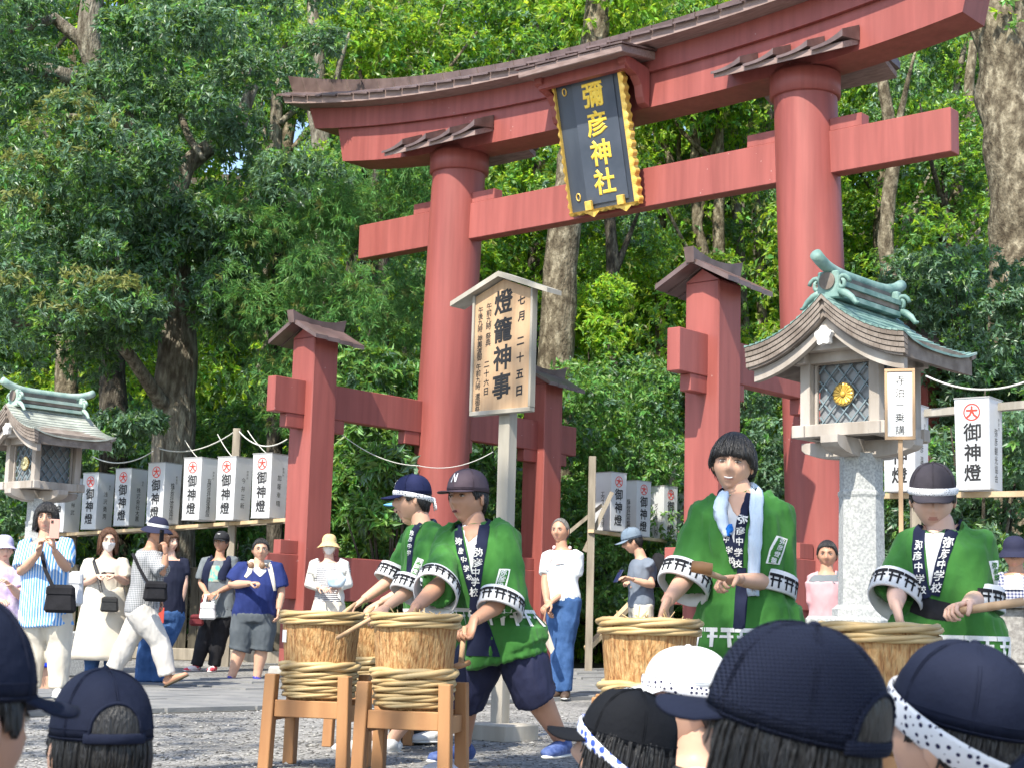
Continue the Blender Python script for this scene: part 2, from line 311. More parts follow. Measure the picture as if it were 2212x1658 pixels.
# ------------------------------------------------------------------ the great red gate
def torii():
    T = empty('torii_gate', T0, -YAW, 'large red wooden shrine gate with round pillars, curved lintel and low side posts', 'shrine gate')
    Wd, bat = 2.979, .0386
    for s in (-1, 1):
        mb = MB(); n = 40; prof = [(0, .385), (2, .378), (4, .370), (6.9, .362), (7.12, .362)]; V = []
        for z, r in prof:
            for k in range(n):
                a = 2*math.pi*k/n; V.append((s*(Wd-bat*z)+r*math.cos(a), r*math.sin(a), z))
        mb.add(V, [(i*n+k, i*n+(k+1) % n, (i+1)*n+(k+1) % n, (i+1)*n+k) for i in range(4) for k in range(n)] + [tuple(range(4*n, 5*n))])
        pil = mb.build('pillar', RED, T, smooth=True)
        mb = MB(); cx = s*(Wd-bat*6.9); mb.lathe([(.38, 6.80), (.405, 6.815), (.405, 7.07), (.38, 7.08)], (cx, 0, 0), 40)
        o = mb.build('collar', RED, pil); shade(o.data, True)
        mb = MB(); mb.lathe([(.56, -.05), (.55, .10), (.44, .16), (.44, .05)], (s*Wd, 0, 0), 28); mb.build('footing_stone', CONC, T, smooth=False)
    # lintels
    zb = lambda a: 7.03+.27*(abs(a)/4.85)**3; zg = lambda a: 7.455+.33*(abs(a)/4.85)**2.2
    zt = lambda a: 7.72+.48*(abs(a)/5.47)**2.3; zr = lambda a: 8.09+.80*(abs(a)/6.2)**2.3
    def sweep(mb, bt, tp, lo, hi, half, N=44):
        A = np.linspace(-1, 1, N); V = []
        for t in A:
            a0, a1 = t*lo, t*hi
            V += [(a0, -half, bt(a0)), (a1, -half, tp(a1)), (a1, half, tp(a1)), (a0, half, bt(a0))]
        F = [(i*4+k, i*4+(k+1) % 4, (i+1)*4+(k+1) % 4, (i+1)*4+k) for i in range(N-1) for k in range(4)] + [(0, 1, 2, 3), tuple(range(4*N-1, 4*N-5, -1))]
        return mb.add(V, F)
    sweep(MB(), zb, lambda a: zg(a)-.004, 4.78, 4.90, .265).build('lower_lintel', RED, T)
    sweep(MB(), zg, zt, 5.34, 5.48, .325).build('upper_lintel', RED, T)
    # roof of the lintel: fascia, lapped eave panels, tall ridge clad in upright panels
    zeav = lambda a: zt(a)+.03
    fr = sweep(MB(), lambda a: zt(a)+.002, lambda a: zt(a)+.12, 5.72, 5.80, .60).build('roof', M('weathered_fascia', (.21, .145, .13), (.30, .22, .20), .7, 6, .2, 30, (1, 6, 6)), T)
    n = 36; e = np.linspace(-5.86, 5.86, n+1)
    for s in (-1, 1):
        for i in range(n):
            a0, a1 = e[i], e[i+1]-.012; l0, l1 = (.022, .0) if i % 2 else (.018, .004); mb = MB()
            k = lambda a, l: [(a, s*.655, zt(a)+.105+l), (a*1.03, s*.16, zt(a)+.31+l), (a*1.03, s*.16, zt(a)+.28+l), (a, s*.655, zt(a)+.08+l)]
            mb.add(k(a0, l0)+k(a1, l1), [(0, 1, 5, 4), (1, 2, 6, 5), (2, 3, 7, 6), (3, 0, 4, 7), (3, 2, 1, 0), (4, 5, 6, 7)])
            mb.build('eave_panel', COPPER, fr)
    e = np.linspace(-6.1, 6.1, n+3)
    for i in range(n+2):
        a0, a1 = e[i], e[i+1]; mb = MB()
        k = lambda a, o: [(a*.985, -.165-o, zt(a*.95)+.20), (a*1.012, -.185-o, zr(a)+.02), (a*1.012, .185+o, zr(a)+.02), (a*.985, .165+o, zt(a*.95)+.20)]
        mb.add(k(a0, 0)+k(a1, 0), [(0, 1, 5, 4), (1, 2, 6, 5), (2, 3, 7, 6), (3, 0, 4, 7), (3, 2, 1, 0), (4, 5, 6, 7)])
        mb.add(k(a1-.02, .012)+k(a1, .012), [(0, 1, 5, 4), (1, 2, 6, 5), (2, 3, 7, 6), (3, 2, 1, 0), (4, 5, 6, 7)])
        mb.build('ridge_panel', COPPER, fr)
    # tie beam with wedges
    MB().box((0, 0, 6.088), (9.1, .20, .49)).build('tie_beam', RED, T, bevel=.008)
    for s in (-1, 1):
        px_ = s*(Wd-bat*6.4)
        for q in (-1, 1):
            MB().box((px_+q*(.36+.19), 0, 6.333+.075), (.40, .17, .15)).build('wedge', RED, T, bevel=.006)
    MB().box((0, 0, 6.69), (.42, .17, .70)).build('centre_strut', RED, T)
    # pent roofs at the pillar heads, front and back
    for s in (-1, 1):
        cx = s*2.71
        for q in (-1, 1):
            base = MB(); base.add([(cx-.84, q*.27, 7.20), (cx+.84, q*.27, 7.20), (cx+.84, q*.62, 7.06), (cx-.84, q*.62, 7.06), (cx-.84, q*.27, 7.27), (cx+.84, q*.27, 7.27), (cx+.84, q*.62, 7.13), (cx-.84, q*.62, 7.13)],
                [(0, 1, 2, 3), (7, 6, 5, 4), (0, 4, 5, 1), (1, 5, 6, 2), (2, 6, 7, 3), (3, 7, 4, 0)])
            pr = base.build('pent_roof', M('weathered_fascia', (0, 0, 0)), T)
            for i in range(4):
                x0 = cx-.86+i*.44; mb = MB(); P4 = []
                for t in np.linspace(0, 1, 6):
                    x = x0+.40*t; up = .015+.10*t**2.4+(.03 if i == 3 else 0)*t
                    P4 += [(x, q*.28, 7.275+up), (x, q*.66, 7.115+up), (x, q*.66, 7.09+up*.6), (x, q*.28, 7.24)]
                mb.add(P4, [(j*4+k, j*4+(k+1) % 4, j*4+4+(k+1) % 4, j*4+4+k) for j in range(5) for k in range(4)]+[(0, 1, 2, 3), (23, 22, 21, 20)])
                mb.build('pent_tile', COPPER, pr)
    # hood over the name board
    hd = MB().box((0, -.66, 7.60), (1.62, .70, .10), M=Matrix.Rotation(math.radians(8), 3, 'X')).build('board_hood', M('weathered_fascia', (0, 0, 0)), T, bevel=.01)
    for i in range(5):
        mb = MB(); mb.box((-.68+i*.34, -.66, 7.664), (.325, .76, .02), M=Matrix.Rotation(math.radians(8), 3, 'X') @ Matrix.Rotation(math.radians(1.5), 3, 'Y')); mb.build('hood_sheet', COPPER, hd)
    MB().box((0, -.72, 7.47), (1.36, .08, .15)).build('hood_beam', RED, T)
    for s in (-1, 1):
        mb = MB(); pts = [(-.30, 7.02), (-.30, 7.50), (-.80, 7.56), (-.80, 7.46), (-.70, 7.40), (-.56, 7.36), (-.47, 7.26), (-.44, 7.12), (-.40, 7.05)]
        V = [(s*.66-.06, y, z) for y, z in pts]+[(s*.66+.06, y, z) for y, z in pts]; k = len(pts)
        mb.add(V, [tuple(range(k)), tuple(range(2*k-1, k-1, -1))]+[(i, i+k, (i+1) % k+k, (i+1) % k) for i in range(k)])
        mb.build('hood_bracket', RED, T, bevel=.006)
    # four square posts with gabled caps, joined to the pillars by two rails each side
    hw = .2018
    for s in (-1, 1):
        for q in (-1, 1):
            y = q*2.229; po = MB().box((s*Wd, y, 2.10), (2*hw, 2*hw, 4.2)).build('side_post', RED, T, bevel=.012)
            MB().box((s*Wd, y, .02), (.62, .62, .30), taper=.92).build('footing_stone', CONC, T, bevel=.02)
            cap = MB(); zc = 4.20
            cap.add([(s*Wd-hw, y-hw, zc), (s*Wd+hw, y-hw, zc), (s*Wd, y-hw, zc+.125), (s*Wd-hw, y+hw, zc), (s*Wd+hw, y+hw, zc), (s*Wd, y+hw, zc+.125)], [(0, 1, 2), (5, 4, 3), (0, 3, 4, 1), (1, 4, 5, 2), (2, 5, 3, 0)])
            cp = cap.build('post_cap', RED, po)
            for e_ in (-1, 1):
                for i in range(4):
                    mb = MB(); y0 = y-.40+i*.205; d = .012*(3-i)
                    f = lambda yy: [(s*Wd+e_*.02, yy, zc+.170+d), (s*Wd+e_*.44, yy, zc-.055+d), (s*Wd+e_*.44, yy, zc-.105+d), (s*Wd+e_*.02, yy, zc+.115+d)]
                    mb.add(f(y0)+f(y0+.20), [(0, 1, 5, 4), (1, 2, 6, 5), (2, 3, 7, 6), (3, 0, 4, 7), (3, 2, 1, 0), (4, 5, 6, 7)]); mb.build('cap_shingle', COPPER, po)
            mb = MB(); Vv = []
            for t in np.linspace(-1, 1, 9):
                u = .075*abs(t)**2.2; Vv += [(s*Wd-.05, y+t*.42, zc+.155), (s*Wd-.06, y+t*.45, zc+.235+u), (s*Wd+.06, y+t*.45, zc+.235+u), (s*Wd+.05, y+t*.42, zc+.155)]
            mb.add(Vv, [(j*4+k, j*4+(k+1) % 4, j*4+4+(k+1) % 4, j*4+4+k) for j in range(8) for k in range(4)]+[(0, 1, 2, 3), (35, 34, 33, 32)]); mb.build('cap_ridge', COPPER, po)
        for za, zz in ((3.228, 3.657), (.98, 1.52)):
            MB().box((s*Wd, 0, (za+zz)/2), (.15, 2*(2.229+hw+.49), zz-za)).build('side_rail', RED, T, bevel=.008)
            for q in (-1, 1):
                zw = za-.085 if za > 2 else zz+.085
                for y in (q*(2.229+hw+.14), q*(2.229-hw-.14), q*.52):
                    MB().box((s*Wd, y, zw), (.13, .28, .168)).build('rail_wedge', RED, T, bevel=.006)
    return T
TORII = torii()
def plaque():
    c = TL(0, -.63, 7.54); T = empty('name_board', c, -YAW, 'black name board with gold rim and gold characters hanging on the red gate', 'name board')
    tilt = Matrix.Rotation(math.atan2(.42, 1.65), 3, 'X')   # foot swings back towards the tie beam
    H, Wp = 1.70, .50
    def pl(x, z, y=0): return tuple(tilt @ Vector((x, y, z)))
    mb = MB(); V = [pl(x, z, y) for y in (-.03, .03) for x, z in ((-Wp, -H), (Wp, -H), (Wp, 0), (-Wp, 0))]
    mb.add(V, [(0, 1, 2, 3), (7, 6, 5, 4), (0, 4, 5, 1), (1, 5, 6, 2), (2, 6, 7, 3), (3, 7, 4, 0)]); mb.build('board', BLACKB, T)
    mb = MB(); mb.add([pl(x, z, y) for y in (-.042, -.031) for x, z in ((-.24, -H+.06), (.40, -H+.06), (.40, -.04), (-.24, -.04))], [(0, 1, 2, 3), (0, 4, 5, 1), (1, 5, 6, 2), (2, 6, 7, 3), (3, 7, 4, 0)]); mb.build('inner_panel', M('slate_lacquer', (.05, .065, .09), (.075, .09, .12), .5, 3, .05, 20), T)
    def rim(p0, p1, nx, nz, nw, wd):
        mb = MB(); N = nw*6; V = []
        for i in range(N+1):
            t = i/N; x = p0[0]+(p1[0]-p0[0])*t; z = p0[1]+(p1[1]-p0[1])*t; o = wd+.013*math.sin(t*nw*2*math.pi)
            V += [pl(x, z, -.075), pl(x+nx*o, z+nz*o, -.055), pl(x+nx*o, z+nz*o, .035), pl(x, z, .035)]
        mb.add(V, [(j*4+k, j*4+(k+1) % 4, j*4+4+(k+1) % 4, j*4+4+k) for j in range(N) for k in range(4)]+[(0, 1, 2, 3), (4*N+3, 4*N+2, 4*N+1, 4*N)]); mb.build('rim', GOLD, T, smooth=False)
    rim((-Wp, 0), (-Wp, -H), -1, 0, 15, .035); rim((Wp, -H), (Wp, 0), 1, 0, 15, .055); rim((-Wp-.03, -H), (Wp+.05, -H), 0, -1, 9, .035)
    BG = M('bright_gold', (.85, .55, .05), (.95, .70, .12), .4, 20, .2, 60, metal=.2)
    column('彌彦神社', .07, -.15, .325, .358, lambda x, z, o: pl(x, z, -.046-o*2.2), BG, T, .03, 1, 0, True, 'gold_character')
    for x in (-.20, .30):
        MB().box(pl(x, -H+.05, -.07), (.10, .05, .12), M=tilt).build('hanger_clip', GOLD, T, bevel=.006)
        mb = MB(); mb.add([pl(x-.09, -H-.02, -.06), pl(x+.16, -H-.02, -.06), pl(x+.05, -H-.10, -.06), pl(x-.09, -H-.02, -.05), pl(x+.16, -H-.02, -.05), pl(x+.05, -H-.10, -.05)], [(0, 2, 1), (3, 4, 5), (0, 1, 4, 3), (1, 2, 5, 4), (2, 0, 3, 5)]); mb.build('rim_fitting', GOLD, T)
    for x, z in ((-.37, -.20), (-.37, -1.52), (-.12, -.07), (.33, -.07)):
        mb = MB(); pts = [pl(x+.03*math.cos(a), z+.045*math.sin(a), -.037) for a in np.linspace(0, 2*math.pi, 13)]; mb.tube(pts, .008, 6, cap=False); mb.build('ring', GOLD, T, smooth=True)
plaque()
# ------------------------------------------------------------------ wooden notice board
OLDW = M('silvered_wood', (.27, .25, .21), (.42, .39, .34), .8, 5, .3, 30, (1, 1, .12), rnd=.06)
NEWW = M('fresh_cedar', (.40, .255, .145), (.50, .34, .205), .65, 4, .12, 30, (6, 6, .5), lo=.3, hi=.7)
INK = M('black_ink', (.018, .018, .02), None, .7, bump=0)
def grounded(u, d, v=1450):
    p = P(u, v, d); return (p[0], p[1], gz(p[0], p[1]))
def signboard():
    p = grounded(1079, 10.9, 1580); T = empty('notice_board', p, -YAW, 'tall wooden festival notice board with small gable roof and brush lettering on a square post', 'notice board')
    MB().box((0, 0, 1.10), (.098, .085, 2.2)).build('post', OLDW, T, bevel=.004)
    MB().box((.06, -.05, .05), (.36, .34, .11)).build('base_block', OLDW, T, bevel=.008)
    y = -.07
    MB().prism([(-.255, 2.18), (.255, 2.18), (.255, 2.98), (0, 3.075), (-.255, 2.98)], y-.012, y+.02).build('board', NEWW, T)
    MB().box((0, y, 2.165), (.545, .055, .03)).build('frame_rail', OLDW, T, bevel=.003)
    for s in (-1, 1):
        MB().box((s*.264, y, 2.585), (.02, .055, .81)).build('frame_stile', OLDW, T, bevel=.003)
        mb = MB(); e = [(0, 3.085), (s*.44, 2.925), (s*.44, 2.957), (0, 3.122)]
        mb.prism(e if s > 0 else e[::-1], y-.075, y+.075); mb.build('roof_board', OLDW, T)
    def place(x, z, o=0): return (x, y-.0135-o, z)
    for txt, x, top, sz, pit, b in (('七月 二十五日', .165, 2.955, .085, .112, .03), ('燈籠神事', .004, 3.005, .175, .192, .026), ('午前九時 祭典', -.128, 2.925, .05, .046, .01), ('二十六日', -.135, 2.53, .062, .062, .02), ('午後九時 神輿渡御', -.205, 2.905, .047, .044, .01), ('午前九時 還御祭', -.21, 2.51, .046, .045, .01)):
        column(txt, x, top, sz, pit, place, INK, T, b, .95, .10, sz > .06)
signboard()
def handsign():
    p = P(1948, 1300, 8.0); T = empty('pole_sign', (p[0], p[1], 0), -.30, 'small white sign with black characters in a wooden frame on a thin pole', 'sign')
    MB().box((0, 0, .87), (.022, .02, 1.74)).build('pole', NEWW, T, bevel=.002)
    z0, z1 = 1.715, 2.055; MB().box((0, -.012, (z0+z1)/2), (.125, .012, z1-z0-.02)).build('panel', M('white_board', (.8, .8, .79), None, .5, bump=0), T)
    for s in (-1, 1): MB().box((s*.067, -.01, (z0+z1)/2), (.014, .026, z1-z0)).build('frame_stile', NEWW, T)
    for z in (z0, z1): MB().box((0, -.01, z), (.148, .028, .014)).build('frame_rail', NEWW, T)
    column('寺泊一乗講', 0, z1-.028, .046, .062, lambda x, z, o: (x, -.0195-o, z), INK, T, .0)
handsign()
# ------------------------------------------------------------------ stone and wood lanterns
GRAN = M('granite', (.28, .29, .29), (.46, .47, .46), .85, 60, .2, 90, detail=2)
HW = M('weathered_cypress', (.27, .235, .20), (.42, .385, .35), .75, 4, .25, 25, (1.5, 1.5, .4), rnd=.08)
SHIN = M('roof_shingle', (.15, .125, .105), (.26, .225, .195), .85, 8, .3, 40, rnd=.2)
VERD = M('verdigris_copper', (.09, .18, .165), (.21, .32, .29), .6, 9, .2, 40, c3=(.34, .42, .39), rnd=.10)
def shrine_lantern(p, label, topmat, VERD=VERD, GOLD=GOLD):
    T = empty('shrine_lantern', p, -YAW, label, 'lantern', 'shrine lanterns either side of the gate')
    MB().box((0, 0, .25), (.86, .86, .5)).build('plinth', GRAN, T, bevel=.02)
    MB().box((0, 0, .68), (.56, .56, .36)).build('plinth_step', GRAN, T, bevel=.02)
    MB().lathe([(.20, .86), (.20, .91), (.165, .94)], n=8).build('pillar_foot', GRAN, T)
    MB().lathe([(.158, .94), (.150, 1.66), (.158, 1.68), (.158, 1.70), (.146, 1.71), (.146, 1.96)], n=8).build('pillar', GRAN, T)
    boat = [(-.43, 2.05), (-.43, 2.00), (-.40, 1.975), (-.30, 1.945), (-.16, 1.93), (.16, 1.93), (.30, 1.945), (.40, 1.975), (.43, 2.00), (.43, 2.05)]
    MB().prism(boat, -.065, .065).build('bracket_beam', HW, T, bevel=.004)
    mb = MB(); n = len(boat); V = [(-.064, x, z+.002) for x, z in boat]+[(.064, x, z+.002) for x, z in boat]
    mb.add(V, [tuple(range(n)), tuple(range(2*n-1, n-1, -1))]+[(i, i+n, (i+1) % n+n, (i+1) % n) for i in range(n)]); mb.build('bracket_beam', HW, T)
    for s in (-1, 1):
        MB().box((s*.285, 0, 2.095), (.085, .70, .085)).build('sill_beam', HW, T, bevel=.004); MB().box((0, s*.285, 2.098), (.70, .085, .085)).build('sill_beam', HW, T, bevel=.004)
        MB().box((s*.262, 0, 2.60), (.07, .72, .085)).build('head_beam', HW, T, bevel=.004); MB().box((0, s*.262, 2.603), (.72, .07, .085)).build('head_beam', HW, T, bevel=.004)
        for q in (-1, 1): MB().box((s*.262, q*.262, 2.35), (.075, .075, .44)).build('corner_post', HW, T, bevel=.004)
    MB().box((0, 0, 2.35), (.40, .40, .43)).build('light_box', M('smoky_glass', (.15, .16, .17), (.22, .23, .245), .3, 3, 0, spec=.6), T)
    BAR = M('blue_grey_lattice', (.13, .18, .21), (.20, .26, .29), .5, 9, .1, 30)
    for k in range(4):
        R = Matrix.Rotation(k*math.pi/2, 3, 'Z'); mb = MB(); w_, h_ = .19, .205
        for i in range(-3, 4):
            for sg in (-1, 1):
                # clip the line z = sg*x*1.15 + c to the window
                c = i*.122; pts = []
                for x in np.linspace(-w_, w_, 41):
                    z = sg*x*1.15+c
                    if abs(z) <= h_: pts.append((x, z))
                if len(pts) > 2:
                    a, b = pts[0], pts[-1]; mb.beam(R @ Vector((a[0], -.222-.004*sg, 2.35+a[1])), R @ Vector((b[0], -.222-.004*sg, 2.35+b[1])), .011, .009)
        la = mb.build('lattice', BAR, T)
        for x in (-1, 1):
            MB().beam(R @ Vector((x*.205, -.235, 2.14)), R @ Vector((x*.205, -.235, 2.56)), .022, .022).build('window_stile', HW, T)
            MB().beam(R @ Vector((-.216, -.235, 2.35+x*.215)), R @ Vector((.216, -.235, 2.35+x*.215)), .022, .022).build('window_rail', HW, T)
        if k == 0:
            mb = MB(); mb.lathe([(.012, -.006), (.080, -.004), (.080, .004), (.02, .009)], n=32); V = [(v[0], -.236-v[2], 2.345+v[1]) for v in mb.v]; mb.v = V
            cr = mb.build('crest', M('crest_ground', (.20, .14, .04), None, .5, bump=0), T)
            for j in range(16):
                a = j*math.pi/8; mb = MB(); d = Vector((math.cos(a), 0, math.sin(a))); t = Vector((-math.sin(a), 0, math.cos(a))); o = Vector((0, -.245, 2.345))
                mb.add([o+d*.022-t*.003, o+d*.064-t*.0115, o+d*.076, o+d*.064+t*.0115, o+d*.022+t*.003, o+d*.06+Vector((0, -.008, 0))], [(0, 1, 5), (1, 2, 5), (2, 3, 5), (3, 4, 5), (4, 0, 5)]); mb.build('petal', GOLD, cr)
            MB().ball((0, -.25, 2.345), (.02, .012, .02)).build('petal_boss', GOLD, cr, smooth=True)
    # roof
    Hh, L = .60, .53
    def zr(x, y=0):
        s = abs(x)/Hh; return 2.985-.60*s+.22*s*s+.07*(abs(y)/L)**3*s**1.5
    MB().prism([(-.30, 2.63), (.30, 2.63), (.02, 2.86), (-.02, 2.86)], -.40, .40).build('gable_wall', HW, T)
    mb = MB(); N = 21; xs = np.linspace(-Hh+.02, Hh-.02, N); V = []
    for yy in (-L+.03, L-.03):
        for x in xs: V += [(x, yy, zr(x, yy)-.012), (x, yy, zr(x, yy)-.145)]
    F = []
    for i in range(N-1):
        a = i*2; b = 2*N+i*2; F += [(a, a+2, a+3, a+1), (b, b+1, b+3, b+2), (a, b, b+2, a+2), (a+1, a+3, b+3, b+1)]
    F += [(0, 1, 2*N+1, 2*N), (2*N-2, 4*N-2, 4*N-1, 2*N-1)]
    rf = mb.add(V, F).build('roof', SHIN, T)
    for lay in range(4):
        for s in (-1, 1):
            m_ = 15
            for i in range(m_):
                o = .5 if lay % 2 else 0; x0, x1 = [s*Hh*min(1, max(0, (i+o+q)/m_)) for q in (0, .965)]
                if abs(x1-x0) < .004: continue
                t = lay*.034; dy = .006*lay
                for fy in (-1,) if lay else (-1, 1):
                    k = lambda x, y: [(x, fy*y, zr(x, y)-t-.002), (x, fy*y, zr(x, y)-t-.030)]
                    A = k(x0, L-dy)+k(x1, L-dy)+k(x0, L-.06)+k(x1, L-.06)
                    mb = MB(); mb.add(A, [(0, 2, 3, 1), (4, 5, 7, 6), (0, 4, 6, 2), (1, 3, 7, 5), (0, 1, 5, 4), (2, 6, 7, 3)]); mb.build('edge_shingle', SHIN, rf)
    for s in (-1, 1):
        m_ = 13
        for i in range(m_):
            x0, x1 = s*Hh*(i/m_), s*Hh*((i+1.12)/m_) if i < m_-1 else s*Hh*1.006; mb = MB(); V = []
            for y in np.linspace(-L-.004, L+.004, 9): V += [(x0, y, zr(x0, y)+.003), (x1, y, zr(x1, y)+.014), (x1, y, zr(x1, y)-.002)]
            mb.add(V, [(j*3+k, j*3+k+1, j*3+4+k, j*3+3+k) for j in range(8) for k in range(2)]+[(0, 2, 1), (24, 25, 26)]); mb.build('shingle_course', topmat, rf)
        mb = MB(); V = []
        for x in np.linspace(0, s*(Hh-.035), 13):
            for yy in (-L+.07, -L+.12): V += [(x, yy, zr(x, L)-.155), (x, yy, zr(x, L)-.225-.02*abs(x))]
        mb.add(V, [(j*4+a, j*4+b, j*4+4+b, j*4+4+a) for j in range(12) for a, b in ((0, 1), (1, 3), (3, 2), (2, 0))]+[(48, 49, 51, 50)]); mb.build('barge_board', HW, T)
        for j in range(13):
            y = -.46+j*.0766; MB().beam((s*.24, y, 2.66), (s*.55, y, 2.60+.05*(abs(y)/L)**3), .03, .028).build('rafter', HW, T)
    mb = MB(); prof = []
    for k in range(24):
        a = 2*math.pi*k/24; r = .058*(1+.16*math.cos(5*a+.3)); prof.append((r*math.sin(a), 2.705+r*1.05*math.cos(a)))
    mb.prism(prof, -L+.02, -L+.065).build('gable_pendant', M('bleached_carving', (.58, .56, .54), (.70, .69, .67), .8, 12, .2, 40), T)
    # ridge
    for z, w_ in ((2.985, .10), (3.03, .085), (3.065, .105)): MB().box((0, 0, z), (2*w_, .80, .034)).build('ridge_course', SHIN if w_ < .1 else VERD, T)
    MB().box((0, 0, 3.105), (.09, .70, .06)).build('ridge_core', M('dark_ridge', (.05, .05, .05), (.09, .09, .085), .7, 9, .2, 30), T)
    ys = np.linspace(-.60, .60, 19); mb = MB(); mb.tube([(0, y, 3.155+.085*(abs(y)/.60)**4) for y in ys], [(.042, .042)]*19, 14); mb.build('ridge_roll', VERD, T, smooth=True)
    for q in (-1, 1):
        y = q*.42; MB().box((0, y, 3.06), (.16, .055, .19)).build('ridge_end', VERD, T, bevel=.01)
        mb = MB(); mb.lathe([(.055, -.01), (.06, 0), (.06, .01), (.048, .012)], n=20); mb.v = [(v[0], y+q*(.03+v[2]), 3.085+v[1]) for v in mb.v]; mb.build('ridge_disc', SHIN, T)
        for s in (-1, 1):
            pts = [(s*(.10+(.055-.004*i*.6)*math.cos(i*.55)*(1-i/22)), y, 3.07+(.055)*math.sin(i*.55)*(1-i/22)) for i in range(16)]
            MB().tube(pts, [.016]*16, 6).build('scroll', VERD, T, smooth=True)
            MB().tube([(s*.06, y, 3.02), (s*.13, y, 2.99), (s*.17, y, 2.96), (s*.20, y, 2.92), (s*.225, y, 2.92)], [.028, .026, .022, .016, .008], 6).build('scroll', VERD, T, smooth=True)
def lpos(u, d): p = P(u, 1200, d); return (p[0], p[1], gz(p[0], p[1]))
shrine_lantern(lpos(1861, 11.0), 'stone pillar lantern with green copper roof and gold crest beside the small pole sign', VERD)
shrine_lantern(lpos(80, 18.3), 'stone pillar lantern with grey shingled roof behind the woman in blue stripes', M('grey_copper_shingle', (.23, .25, .22), (.40, .43, .38), .7, 5, .25, 40, rnd=.14), M('pale_verdigris', (.22, .34, .30), (.38, .48, .42), .6, 7, .15, 30), M('dull_crest', (.42, .40, .24), None, .6, bump=0))
# ------------------------------------------------------------------ paper box lanterns and their racks
PAPER = M('white_lantern_paper', (.68, .70, .73), (.74, .76, .78), .8, 3, .05, 15, trans=(.7, .7, .7, .35)); LRED = M('lantern_red', (.70, .05, .03), None, .7, bump=0)
GREYF = M('lantern_rim', (.33, .33, .33), None, .5, bump=0)
def paper_lantern(c, rz, names, label, side=1, group='paper box lanterns on the racks', h=.83, w_=.325):
    T = empty('paper_lantern', c, rz, label, 'paper lantern', group); a, b = w_/2, w_*.475
    mb = MB(); V = [(x*b, y*b, 0) for x, y in ((-1, -1), (1, -1), (1, 1), (-1, 1))]+[(x*a, y*a, h) for x, y in ((-1, -1), (1, -1), (1, 1), (-1, 1))]
    mb.add(V, [(3, 2, 1, 0), (0, 1, 5, 4), (1, 2, 6, 5), (2, 3, 7, 6), (3, 0, 4, 7)]); mb.build('shade', PAPER, T)
    for z, q in ((0, b), (h, a)):
        mb = MB()
        for x, y in ((0, -1), (0, 1)): mb.box((0, y*q, z), (2*q+.012, .012, .012)); mb.box((y*q, 0, z+.0005), (.012, 2*q-.012, .012))
        mb.build('rim', GREYF, T)
    f = lambda z: -(b+(a-b)*z/h)-.003
    column('御神燈', 0, .60, .16, .185, lambda x, z, o: (x, f(z)-o, z), INK, T, .022)
    mb = MB(); n = 28; R0, R1, zc = .079, .067, .70
    mb.add([(r*math.cos(2*math.pi*k/n), f(zc+r*math.sin(2*math.pi*k/n)), zc+r*math.sin(2*math.pi*k/n)) for r in (R0, R1) for k in range(n)], [(k, (k+1) % n, n+(k+1) % n, n+k) for k in range(n)])
    V, Fs = glyph('大', .05); mb.add([(p[0]*.105, f(zc)-p[2]*.02, zc+p[1]*.105) for p in V], Fs); mb.build('crest', LRED, T)
    g = lambda z: side*((b+(a-b)*z/h)+.003)
    for j, nm in enumerate(names): column(nm, [.0, .07, -.07][j] if len(names) > 1 else 0, .56 if j == 0 else .66, .075 if j == 0 else .034, (.11 if len(nm) < 5 else .5/len(nm)) if j == 0 else .04, lambda x, z, o: (g(z)+side*o, side*x, z), INK, T, .0, sep=False, name='small_lettering')
    return T
Lrow = [(579, 980, 1119, ('加藤幸晴', '弥彦村'), 'paper lantern at the right end of the left row, touching the red post'), (502, 987, 1123, ('今井正新', '弥彦村'), 'paper lantern second from the red post in the left row'), (428.6, 989, 1123, ('有限会社越後建設', '弥彦村'), 'paper lantern above the man with the dark scarf'),
        (350, 1000, 1130, ('株式会社弥彦商店', '新潟市'), 'paper lantern above the walking man in the dark hat'), (278, 1012.6, 1135.6, ('株式会社大黒', '燕市'), 'paper lantern fifth from the red post, with a leaf over its crest'), (207, 1022, 1143, ('浅沢勇男', '燕市'), 'paper lantern just right of the grey roofed stone lantern'), (138, 1031, 1149, ('小林武', '弥彦村'), 'paper lantern half hidden behind the hair of the woman in blue')]
LP = []
for u, a, b, nm, lb in Lrow:
    d = .83*FPX/(b-a)*.995; q = P(u, b, d+.23); LP.append(Vector(q)); paper_lantern((q[0], q[1], q[2]), math.radians(-33), nm, lb)
MP = []
for (u, b, d), nm, lb in zip([(1317, 1146, 23.0), (1372, 1158, 24.2), (1431, 1164, 25.4), (1487, 1170, 26.6)], [('エクステージ弥彦',), ('株式会社弥彦製作所',), ('ダイナナＳＵＮ',), ('キタカタ工房',)], ['leftmost paper lantern of the row between the gate posts', 'paper lantern above the grey cap of the man with a phone', 'paper lantern next to the red post behind the smiling boy', 'paper lantern mostly hidden behind the red front post']):
    q = P(u, b, d+.23); MP.append(Vector(q)); paper_lantern(tuple(q), math.radians(44), nm, lb, -1)
RP = []
for (u, b, d), nm, lb in zip([(2116, 1059, 14.5), (1958, 1062, 15.4)], [('弥彦観光協会', '弥彦村'), ('弥彦温泉', '弥彦村')], ['large paper lantern at the right edge of the picture', 'paper lantern half hidden behind the small pole sign']):
    q = P(u, b, d+.16); RP.append(Vector(q)); paper_lantern(tuple(q), math.radians(-37), nm, lb)
RACKW = M('grey_rack_timber', (.20, .175, .14), (.34, .30, .24), .85, 5, .3, 30, (2, 2, .3)); PALEW = M('pale_rack_timber', (.46, .34, .20), (.58, .45, .28), .75, 5, .2, 30)
